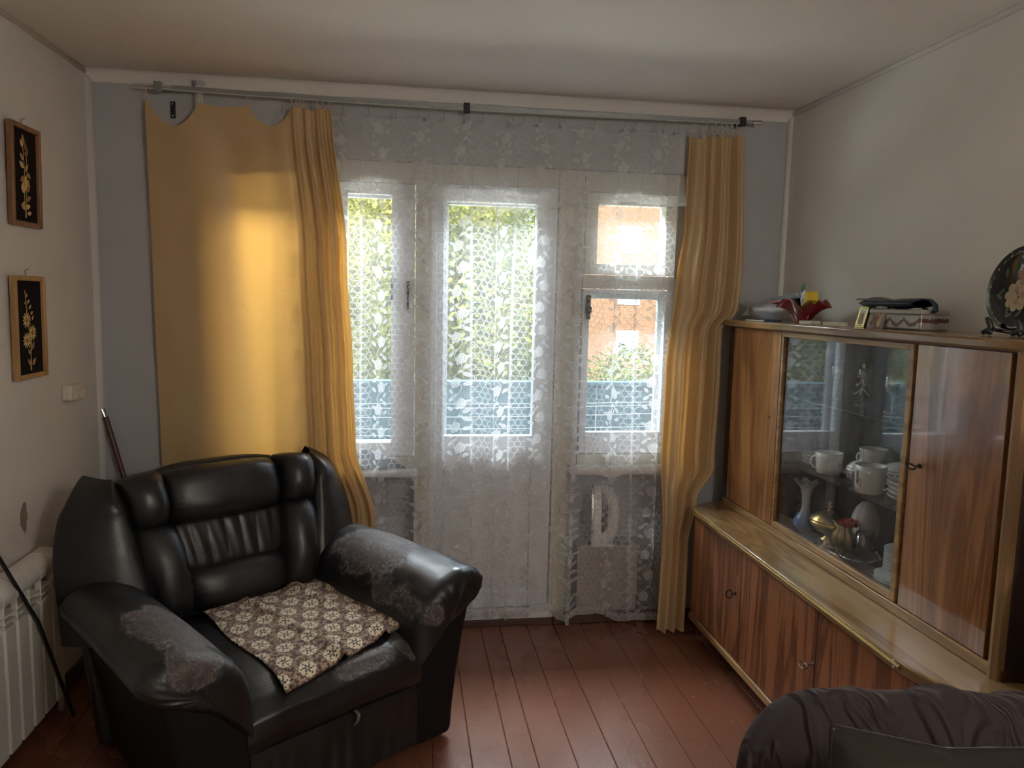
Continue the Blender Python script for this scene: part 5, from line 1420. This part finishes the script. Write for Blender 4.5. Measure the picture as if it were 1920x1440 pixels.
# icons
m_iblue = simple('icon_blue_grey', (0.20, 0.27, 0.33), 0.4); m_irobe = simple('icon_dark_red', (0.20, 0.05, 0.035), 0.45); m_ihalo = simple('icon_ochre', (0.52, 0.42, 0.20), 0.4)
m_iskin = simple('icon_skin', (0.42, 0.26, 0.16), 0.5); m_igold = simple('icon_gilt', (0.75, 0.66, 0.25), 0.3, metal=.35, var=.3, scale=160)
m_iedge = simple('icon_edge', (0.06, 0.03, 0.02), 0.6)
def disc(y, z, ry, rz, x, n=20): 
    return MB().add([(x, y + ry * cos(2 * pi * k / n), z + rz * sin(2 * pi * k / n)) for k in range(n)] + [(x + .0006, y + ry * cos(2 * pi * k / n), z + rz * sin(2 * pi * k / n)) for k in range(n)], [tuple(range(n)), tuple(range(n, 2 * n))[::-1]] + [(i, (i + 1) % n, n + (i + 1) % n, n + i) for i in range(n)])
def icon(x, y, w, h, label, gilt, lean):
    o = tag(empty('small_icon', (x, y, ZT)), label, 'icon', 'small icons on the sideboard top')
    o.rotation_euler = (0, lean, radians(0))
    BOX('board', (0, 0.010, -w / 2, w / 2, 0, h), m_iedge, o, bevel=0.0008)
    f = 0.010 if gilt else 0.004
    m = MB(); m.box(-0.0018, 0, -w / 2, -w / 2 + f, 0, h).box(-0.0018, 0, w / 2 - f, w / 2, 0, h).box(-0.0018, 0, -w / 2 + f, w / 2 - f, 0, f).box(-0.0018, 0, -w / 2 + f, w / 2 - f, h - f, h)
    m.build('border', m_igold if gilt else simple('icon_brown_border', (0.28, 0.16, 0.10), .4), o)
    BOX('ground', (-0.0008, 0, -w / 2 + f, w / 2 - f, f, h - f), simple('icon_silver', (0.36, 0.34, 0.38), .3, metal=.3) if gilt else m_iblue, o)
    k = (w - 2 * f) / 0.06
    yc = 0.003 * k
    disc(yc, h * .60, .021 * k, .022 * k, -0.0016).build('halo', m_ihalo, o)
    disc(yc, h * .32, .023 * k, .030 * k, -0.0021).build('robe', m_irobe if not gilt else m_iskin, o)
    disc(yc, h * .59, .013 * k, .016 * k, -0.0026).build('hood', m_irobe if not gilt else m_iskin, o)
    disc(yc - .002 * k, h * .585, .007 * k, .010 * k, -0.0032).build('face', m_iskin, o)
    if not gilt:
        disc(yc - 0.017 * k, h * .44, .010 * k, .011 * k, -0.0026).build('small_halo', m_ihalo, o)
        disc(yc - 0.017 * k, h * .43, .005 * k, .006 * k, -0.0032).build('small_face', m_iskin, o)
        disc(yc - 0.012 * k, h * .24, .011 * k, .016 * k, -0.0028).build('small_robe', m_ihalo, o)
        for q in range(6): BOX('lettering', (-0.0014, -0.0009, w * .33 - q * .0075 * k - .005, w * .33 - q * .0075 * k, h - f - .006, h - f - .0025), m_prnt, o)
    else:
        for q in range(8): BOX('relief_mark', (-0.0024, -0.0018, w * .40 - q * w * .105 - .003, w * .40 - q * w * .105, .003, .0055), m_iedge, o)
        for q in range(8): BOX('relief_mark', (-0.0024, -0.0018, w * .40 - q * w * .105 - .003, w * .40 - q * w * .105, h - .006, h - .0035), m_iedge, o)
    return o
icon(2.955, -0.975, 0.052, 0.074, 'small gold-framed icon leaning at the left end of the tin', True, radians(14))
icon(2.955, -1.075, 0.068, 0.083, 'icon of a haloed figure with a child on blue-grey, leaning on the tin', False, radians(12))
# tin and purse
def tinm():
    M = Mat('garland_tin'); c = M.coord(); X, Y, Z = M.xyz(c); n = M.noise(c, 70, 3, .7)
    g = (Z - (0.036 - (Y * 42.0).sin().abs() * 0.020)).abs() + (n - 0.5) * 0.020
    col = M.mix(g.lt(0.0065), (0.34, 0.33, 0.30), (0.13, 0.055, 0.05))
    return M.done(M.bsdf(color=col, rough=0.28, metal=0.35, coat=.3))
tn = tag(empty('tin_box', (3.015, -1.13, ZT)), 'grey tin box with a reddish printed garland behind the icons', 'tin')
BOX('body', (-0.05, 0.055, -0.155, 0.115, 0.0, 0.052), tinm(), tn, bevel=0.006)
BOX('lid', (-0.0515, 0.0565, -0.1565, 0.1165, 0.050, 0.068), simple('tin_lid', (0.36, 0.34, 0.32), .3, metal=.35), tn, bevel=0.005)
m_purse = simple('navy_leather_purse', (0.012, 0.017, 0.045), 0.35, var=.3, scale=20, bump=.3)
ps = tag(empty('purse', (3.005, -1.105, ZT + 0.0685)), 'flat navy blue leather purse with a loop strap lying on the tin', 'purse')
def prs(u, v):
    a = 2 * pi * v
    y = 0.150 - 0.290 * u
    hh = 0.017 * (1 - abs(2 * u - 1) ** 8 * .5) + 0.002 * sin(u * 13)
    return Vector((0.052 * cos(a) * (1 - .1 * abs(2 * u - 1) ** 4), y, 0.018 + hh * sin(a) * (1 if sin(a) < 0 else 1.0) + (0.004 * sin(u * 9) if sin(a) > .5 else 0)))
MB().grid(prs, 40, 24).build('body', m_purse, ps, smooth=True)
MB().tube([(-0.056, 0.148 - 0.288 * t, 0.030 + 0.002 * sin(t * 15)) for t in [k / 14 for k in range(15)]], 0.0032, 6).build('zip_edge', simple('purse_edge_grey', (0.16, 0.16, 0.17), .4), ps, smooth=True)
sm2 = MB()
pts = [(0.0, -0.130, 0.034), (0.0, -0.165, 0.032), (0.0, -0.190, 0.016), (0.0, -0.196, -0.004), (0.0, -0.182, -0.012), (0.0, -0.165, -0.006), (0.0, -0.14, 0.004)]
for i in range(len(pts)):
    pass
def strapf(u, v):
    f = u * (len(pts) - 1); i = min(int(f), len(pts) - 2); p = Vector(pts[i]).lerp(Vector(pts[i + 1]), f - i)
    return p + Vector(((v - .5) * 0.018, 0, 0))
ps_s = MB().grid(strapf, 36, 2).build('strap', m_purse, ps, smooth=True, solid=0.003)
MB().tube([(0, 0.145, 0.02), (-0.01, 0.170, 0.006), (-0.02, 0.182, -0.008)], 0.0018, 5).build('zip_pull', m_purse, ps)
# round painted tray on a stand
ty = tag(empty('painted_tray', (2.985, -1.638, ZT + 0.016)), 'round black tray painted with pale roses, propped on a stand at the near end', 'tray')
RT = 0.118
ty.rotation_euler = (0, radians(9), 0)
TM = Matrix.Translation((0, 0, RT)) @ Matrix.Rotation(-pi / 2, 4, 'Y')
m_tray = simple('black_lacquer', (0.010, 0.010, 0.013), 0.15, coat=.5)
MB().lathe([(0.0001, -0.006), (RT * .80, -0.006), (RT * .86, -0.002), (RT, 0.006), (RT, 0.009), (RT * .86, 0.002), (RT * .80, -0.002), (0.0001, -0.002)], 72, M=TM).build('dish', m_tray, ty, smooth=True)
roses = [simple('rose_%s' % n, c, .45, var=.15, scale=40) for n, c in (('cream', (0.42, 0.33, 0.20)), ('pink', (0.36, 0.20, 0.14)), ('shadow', (0.22, 0.11, 0.06)))]
m_tleaf = simple('painted_leaf', (0.035, 0.060, 0.030), .4, var=.4)
def tpet(par, y, z, ang, L, Wd, mat, lift, name='petal'):
    m = MB(); n = 10; vs = []
    for k in range(n): 
        a = 2 * pi * k / n; vs.append((0, L / 2 * (1 + cos(a)), Wd * sin(a)))
    m.add(vs + [(-0.0006, L / 2, 0)], [(i, (i + 1) % n, n) for i in range(n)])
    o = m.build(name, mat, par, fix=False); o.location = (0.0012 - lift, y, z); o.rotation_euler = (ang, 0, 0); return o
for (y0, z0, s, mts) in ((0.012, RT - 0.020, 1.0, (0, 2, 0)), (-0.022, RT + 0.040, 1.05, (1, 2, 1)), (-0.055, RT - 0.030, .9, (0, 2, 1))):
    for k in range(9): tpet(ty, y0 + .016 * s * cos(k * .698), z0 + .016 * s * sin(k * .698), k * .698, 0.030 * s, 0.013 * s, roses[mts[0] if k % 2 else mts[2]], 0.0004 + .00003 * k)
    for k in range(7): tpet(ty, y0 + .006 * s * cos(k * .9 + .3), z0 + .006 * s * sin(k * .9 + .3), k * .9 + .3, 0.020 * s, 0.010 * s, roses[1 if k % 2 else mts[2]], 0.0012 + .00003 * k)
    for k in range(5): tpet(ty, y0, z0, k * 1.256 + .2, 0.011 * s, 0.006 * s, roses[2 if k % 2 else 0], 0.0020 + .00003 * k)
for k in range(14):
    a = k * 0.449; r = .072 if k % 2 else .062
    tpet(ty, r * cos(a), RT + r * sin(a), a + (1.0 if k % 3 else -.8), 0.028, 0.006, m_tleaf, 0.0003, 'leaf')
for k in range(26):
    a = k * 2 * pi / 26
    tpet(ty, RT * .90 * cos(a), RT + RT * .90 * sin(a), a + 1.2, 0.010, 0.002, m_gold2, 0.0062, 'rim_mark')
sd = tag(empty('plate_stand', (2.975, -1.638, ZT)), 'small black display stand holding up the painted tray', 'stand')
for sy in (0.052, -0.052):
    MB().tube([(-0.030, sy + .012, 0.006), (-0.022, sy + .003, 0.014), (-0.012, sy, 0.022), (-0.016, sy + .006, 0.040), (-0.020, sy + 0.012, 0.050)], [0.006, 0.007, 0.009, 0.008, 0.005], 8).tube([(-0.012, sy, 0.020), (-0.024, sy - .010, 0.006)], [0.007, 0.006], 8).tube([(-0.01, sy, 0.018), (0.060, sy * .8, 0.007), (0.085, sy * .8, 0.007)], 0.005, 8).build('foot', m_black, sd, smooth=True)
MB().tube([(0.05, -0.045, 0.012), (0.05, 0.045, 0.012)], 0.005, 8).tube([(0.05, 0, 0.012), (0.062, 0, 0.13)], 0.005, 8).build('brace', m_black, sd, smooth=True)

# ------------------------------------------------------------------ sofa, seated person and cushion at the near right
m_sofa = cloth_simple('dark_sofa_cloth', (0.035, 0.028, 0.026), (0.05, 0.04, 0.036))
sf = tag(empty('sofa', (2.75, -2.72, 0)), 'dark upholstered sofa against the right wall beyond the sideboard, almost wholly out of view', 'sofa')
for nme, b in (('base', (-0.40, 0.36, -0.75, 0.66, 0.04, 0.28)), ('seat_cushion', (-0.42, 0.16, -0.74, 0.65, 0.28, 0.43)), ('backrest', (0.16, 0.37, -0.75, 0.66, 0.28, 0.82))):
    BOX(nme, b, m_sofa, sf, bevel=0.04, seg=4)
def velvet():
    M = Mat('dark_brown_velour'); c = M.coord(); b = M.noise(c, 5, 3)
    q = (M.noise(M.mapping(c, (11, 3.5, 3.5), rot=(0, 0.5, 0.25)), 1.0, 2, .5, 0.6) - 0.5).abs().ramp(0.0, 0.10, 1, 0)
    n = q * 3.0
    return M.done(M.bsdf(color=M.mix(b, (0.040, 0.029, 0.029), (0.062, 0.047, 0.046)), rough=0.9, sheen=0.25, sheen_rough=0.35, spec=0.1, normal=M.bump(n, .8, 0.006), sheen_tint=(0.55, 0.45, 0.42)))
m_velv = velvet()
m_skin = simple('skin', (0.50, 0.30, 0.22), 0.5, var=.06, scale=20)
def skin_body(name, joints, edges, mat, parent, root, sub=2):
    me = bpy.data.meshes.new(name)
    me.from_pydata([j[0] for j in joints], edges, [])
    o = bpy.data.objects.new(name, me); COL.objects.link(o)
    if parent: o.parent = parent
    sk_ = o.modifiers.new('skin', 'SKIN'); sk_.use_smooth_shade = True
    lay = me.skin_vertices[0] if me.skin_vertices else None
    if lay is None:
        me.attributes  # the modifier adds the layer
    for i, j in enumerate(joints):
        r = j[1]; r = (r, r) if not isinstance(r, tuple) else r
        me.skin_vertices[0].data[i].radius = r
        me.skin_vertices[0].data[i].use_root = (i == root)
    s = o.modifiers.new('sub', 'SUBSURF'); s.levels = sub; s.render_levels = sub
    me.materials.append(mat)
    return o
pr = tag(empty('person', (2.84, -2.24, 0.43)), 'person seated sideways on the sofa in loose dark brown velour trousers, cut by the frame', 'person')
PL = Vector(pr.location)
def PJ(x, y, z, r): return ((x - PL.x, y - PL.y, z - PL.z), r)
J = [PJ(2.86, -2.23, 0.56, (.125, .105)), PJ(2.90, -2.24, 0.72, (.125, .095)), PJ(2.915, -2.24, 0.88, (.14, .10)), PJ(2.91, -2.24, 1.01, (.12, .085)), PJ(2.895, -2.24, 1.09, .052), PJ(2.885, -2.24, 1.15, .052),
     PJ(2.86, -2.24, 1.23, (.078, .088)), PJ(2.86, -2.24, 1.32, (.074, .085)),
     # far leg (towards the sideboard)
     PJ(2.80, -2.12, 0.575, .105), PJ(2.62, -2.045, 0.585, .100), PJ(2.44, -1.985, 0.583, .090), PJ(2.27, -1.935, 0.580, .082), PJ(2.205, -1.925, 0.50, .078), PJ(2.20, -1.94, 0.32, .070), PJ(2.20, -1.95, 0.12, .050), PJ(2.17, -1.95, 0.055, .038), PJ(2.07, -1.95, 0.040, .034), PJ(2.00, -1.95, 0.035, .028),
     # near leg
     PJ(2.80, -2.30, 0.56, .100), PJ(2.56, -2.22, 0.545, .088), PJ(2.34, -2.15, 0.52, .075), PJ(2.27, -2.14, 0.45, .068), PJ(2.26, -2.14, 0.28, .058), PJ(2.27, -2.14, 0.11, .045), PJ(2.24, -2.14, 0.05, .038), PJ(2.15, -2.14, 0.038, .034), PJ(2.08, -2.14, 0.035, .028),
     # arms
     PJ(2.90, -2.07, 0.99, .058), PJ(2.89, -2.02, 0.80, .046), PJ(2.86, -2.07, 0.715, .038), PJ(2.82, -2.16, 0.715, .030),
     PJ(2.90, -2.41, 0.99, .058), PJ(2.90, -2.47, 0.80, .046), PJ(2.85, -2.44, 0.70, .038), PJ(2.80, -2.38, 0.695, .030)]
ED = [(0, 1), (1, 2), (2, 3), (3, 4), (4, 5), (5, 6), (6, 7), (0, 8), (8, 9), (9, 10), (10, 11), (11, 12), (12, 13), (13, 14), (14, 15), (15, 16), (16, 17), (0, 18), (18, 19), (19, 20), (20, 21), (21, 22), (22, 23), (23, 24), (24, 25), (25, 26), (3, 27), (27, 28), (28, 29), (29, 30), (3, 31), (31, 32), (32, 33), (33, 34)]
body = skin_body('body', J, ED, m_skin, pr, 0)
# clothing: loose trousers with folds, and a top
def limb(name, path, radii, mat, parent, n=28, seg=60, foldf=None):
    path = [Vector(p) - PL for p in path]
    def cr(t):
        f = t * (len(path) - 1); i = min(int(f), len(path) - 2); q = f - i
        p0, p1, p2, p3 = path[max(i - 1, 0)], path[i], path[i + 1], path[min(i + 2, len(path) - 1)]
        P_ = 0.5 * ((2 * p1) + (-p0 + p2) * q + (2 * p0 - 5 * p1 + 4 * p2 - p3) * q * q + (-p0 + 3 * p1 - 3 * p2 + p3) * q ** 3)
        r = radii[i] + (radii[i + 1] - radii[i]) * smooth(q)
        return P_, r
    rings = []; upv = Vector((0, 1, 0))
    vs = []; fs = []
    for s_ in range(seg + 1):
        t = s_ / seg
        P_, r = cr(t); P2, _ = cr(min(1, t + .01)); P1, _ = cr(max(0, t - .01))
        T = (P2 - P1).normalized()
        a = upv - T * upv.dot(T); a.normalize(); b = T.cross(a)
        for k in range(n):
            th = 2 * pi * k / n
            rr = r * (1 + (foldf(t, th) if foldf else 0))
            vs.append(P_ + a * rr * cos(th) + b * rr * sin(th))
    for s_ in range(seg):
        for k in range(n):
            fs.append((s_ * n + k, s_ * n + (k + 1) % n, (s_ + 1) * n + (k + 1) % n, (s_ + 1) * n + k))
    return MB().add(vs, fs).build(name, mat, parent, smooth=True)
def fold1(t, th):
    f = 0.0
    for (t0, ang, amp, w) in ((0.20, .8, .16, .013), (0.255, -0.5, .20, .012), (0.315, 0.6, .17, .013), (0.38, -.3, .13, .012), (0.45, .5, .08, .012)):
        d = t - t0 - 0.05 * sin(th + ang)
        f += amp * math.exp(-(d / w) ** 2) * (0.55 + 0.45 * sin(th * 1 + ang * 2))
    if t > 0.52: f += 0.05 * sin(th * 9 + 1.2 * t) * smooth((t - .52) / .12)
    f += 0.04 * mnoise.noise(Vector((t * 9, cos(th) * 1.5, sin(th) * 1.5)))
    return f
tro = limb('trousers', [(2.90, -2.18, .60), (2.80, -2.12, .585), (2.62, -2.045, .595), (2.44, -1.985, .590), (2.30, -1.94, .580), (2.228, -1.925, .515), (2.215, -1.935, .38), (2.215, -1.945, .24), (2.215, -1.95, .10)], [.150, .128, .118, .104, .098, .096, .098, .096, .088], m_velv, pr, 56, 240, fold1)
limb('trousers', [(2.90, -2.28, .58), (2.80, -2.30, .565), (2.56, -2.22, .55), (2.36, -2.15, .525), (2.275, -2.14, .46), (2.262, -2.14, .30), (2.27, -2.14, .10)], [.135, .112, .104, .090, .084, .084, .078], m_velv, pr, 36, 80, lambda t, th: fold1(t + .08, th + 1.3))
m_topc = cloth_simple('plum_grey_jersey', (0.045, 0.035, 0.042), (0.065, 0.05, 0.06))
limb('jersey', [(2.87, -2.23, .60), (2.90, -2.24, .74), (2.915, -2.24, .88), (2.912, -2.24, .99), (2.90, -2.24, 1.07)], [.150, .142, .150, .135, .06], m_topc, pr, 32, 40, lambda t, th: .35 * abs(cos(th)) ** 2 * (1 if t < .9 else .4) + .03 * sin(th * 7 + t * 14))
for sg, A in ((1, [(2.905, -2.11, 1.0), (2.895, -2.04, .90), (2.888, -2.02, .80), (2.865, -2.055, .745), (2.83, -2.14, .722)]), (-1, [(2.905, -2.37, 1.0), (2.90, -2.45, .90), (2.90, -2.47, .80), (2.86, -2.45, .74), (2.81, -2.40, .71)])):
    limb('sleeve', A, [.070, .060, .055, .048, .042], m_topc, pr, 24, 40, lambda t, th: .05 * sin(th * 5 + t * 20))
    wx, wy, wz = A[-1]
    for k in range(5):
        off = (k - 1.5) * 0.017
        if k < 4:
            L = (0.072, 0.080, 0.076, 0.062)[k]
            q = [(wx - .045, wy + off * .8, wz - .010), (wx - .085, wy + off, wz - .012), (wx - .085 - L * .5, wy + off, wz - .020), (wx - .085 - L, wy + off, wz - .040)]
            MB().tube([Vector(p_) - PL for p_ in q], [0.013, 0.0095, 0.0085, 0.006], 10).build('finger', m_skin, pr, smooth=True)
        else:
            q = [(wx - .03, wy + sg * -0.022, wz - .008), (wx - .065, wy + sg * -0.048, wz - .018), (wx - .095, wy + sg * -0.055, wz - .028)]
            MB().tube([Vector(p_) - PL for p_ in q], [0.013, 0.0105, 0.007], 10).build('thumb', m_skin, pr, smooth=True)
# head features and hair
hc = Vector((2.86, -2.24, 1.285)) - PL
def headf(u, v):
    a = 2 * pi * u; b = pi * v
    return hc + Vector((0.104 * sin(b) * cos(a) + .012, 0.086 * sin(b) * sin(a), 0.012 - 0.118 * -cos(b)))
def hairf(u, v):
    a = 2 * pi * u; b = (0.15 + 0.0) + pi * 0.62 * v
    front = max(0, -cos(a))
    b *= 1 - 0.42 * front ** 2
    return hc + Vector((0.112 * sin(b) * cos(a) + .016, 0.094 * sin(b) * sin(a), 0.018 + 0.122 * cos(b)))
MB().grid(hairf, 36, 16, closeu=True).build('hair', simple('dark_hair', (0.03, 0.02, 0.015), .6, var=.4, scale=120), pr, smooth=True, solid=0.006)
MB().tube([hc + Vector((-.080, 0, .012)), hc + Vector((-.100, 0, -.018)), hc + Vector((-.088, 0, -.026))], [0.008, 0.012, 0.008], 8).build('nose', m_skin, pr, smooth=True)
for s_ in (-1, 1):
    MB().lathe([(0.0001, -.010), (0.010, 0), (0.0001, .010)], 12, c=hc + Vector((-.078, s_ * .030, .012))).build('eye', m_porc, pr, smooth=True)
    MB().lathe([(0.0001, -.026), (0.010, -.018), (0.013, 0.0), (0.012, .018), (0.0001, .028)], 12, c=hc + Vector((.008, s_ * .084, -.002))).build('ear', m_skin, pr, smooth=True)
MB().tube([hc + Vector((-.078, -.020, -.052)), hc + Vector((-.084, 0, -.050)), hc + Vector((-.078, .020, -.052))], 0.005, 6).build('mouth', simple('lips', (.35, .13, .11), .5), pr, smooth=True)

# cushion
def cushm():
    M = Mat('dark_olive_brown_velvet'); c = M.coord(); n = M.noise(M.mapping(c, (3, 3, 40)), 4, 3, .6); b = M.noise(c, 9, 4, .6)
    return M.done(M.bsdf(color=M.mix(b, (0.014, 0.011, 0.009), (0.030, 0.024, 0.019)), rough=0.8, sheen=0.25, sheen_rough=0.4, spec=0.15, normal=M.bump(n * .6 + b * .5, .5, 0.004)))
cu = tag(empty('cushion', (2.25, -2.39, 0.445)), 'dark olive-brown velvet cushion propped beside the seated person', 'cushion')
cu.rotation_euler = (radians(-7), radians(9), radians(0))
def cuf(u, v):
    a, b = 2 * (u % 1.0) - 1, 2 * v - 1
    k = max(abs(a), abs(b))
    x = 0.235 * a * (1 - .10 * (1 - abs(b)) * 1 * abs(a) * .9); z = 0.19 * b * (1 - .12 * (1 - abs(a)) * abs(b)) + .19
    th = 0.070 * ((1 - a ** 4) * (1 - b ** 4)) ** 0.55
    return x, z, th
def side(sg):
    def f(u, v):
        x, z, th = cuf(u * .99999, v)
        return Vector((x, sg * th + .004 * mnoise.noise(Vector((x * 14, z * 14, sg))) + .003 * sin(x * 60 + z * 20) * (1 - th / .07), z))
    return f
cm = MB(); cm.grid(side(1), 36, 30); cm.grid(side(-1), 36, 30)
m_cu = cushm()
cm.build('cover', m_cu, cu, smooth=True)
edge = []
for k in range(80):
    t = k / 80 * 4; sgm = int(t); q = t - sgm
    a, b = ((-1 + 2 * q, 1), (1, 1 - 2 * q), (1 - 2 * q, -1), (-1, -1 + 2 * q))[sgm]
    x, z, th = cuf((a + 1) / 2 * .99999, (b + 1) / 2); edge.append((x, 0, z))
MB().tube(edge, 0.004, 6, closed=True).build('piping', m_cu, cu, smooth=True)

# made-up globe lamp behind the camera, added to lift the room's brightness
lm = tag(empty('fill_lamp', (2.72, -4.1, 2.5)), 'added opal globe fill lamp hung unseen behind the camera', 'lamp')
def opal():
    M = Mat('fill_lamp_glow'); M.node('ShaderNodeEmission')
    e = M.node('ShaderNodeEmission', {0: (1.0, 0.93, 0.86), 1: LAMP_E}).outputs[0]; return M.done(e)
LAMP_E = 31.0
MB().lathe([(0.0001, -0.60)] + [(0.15 * sin(pi * k / 16), -0.45 - 0.15 * cos(pi * k / 16)) for k in range(1, 16)] + [(0.03, -0.30)], 32).build('shade', opal(), lm, smooth=True)
MB().tube([(0, 0, -0.30), (0, 0, -0.02)], 0.006, 8).build('cord', m_black, lm)
MB().lathe([(0.05, 0.0), (0.045, -0.03), (0.0001, -0.035)], 24).build('canopy', m_white, lm, smooth=True)
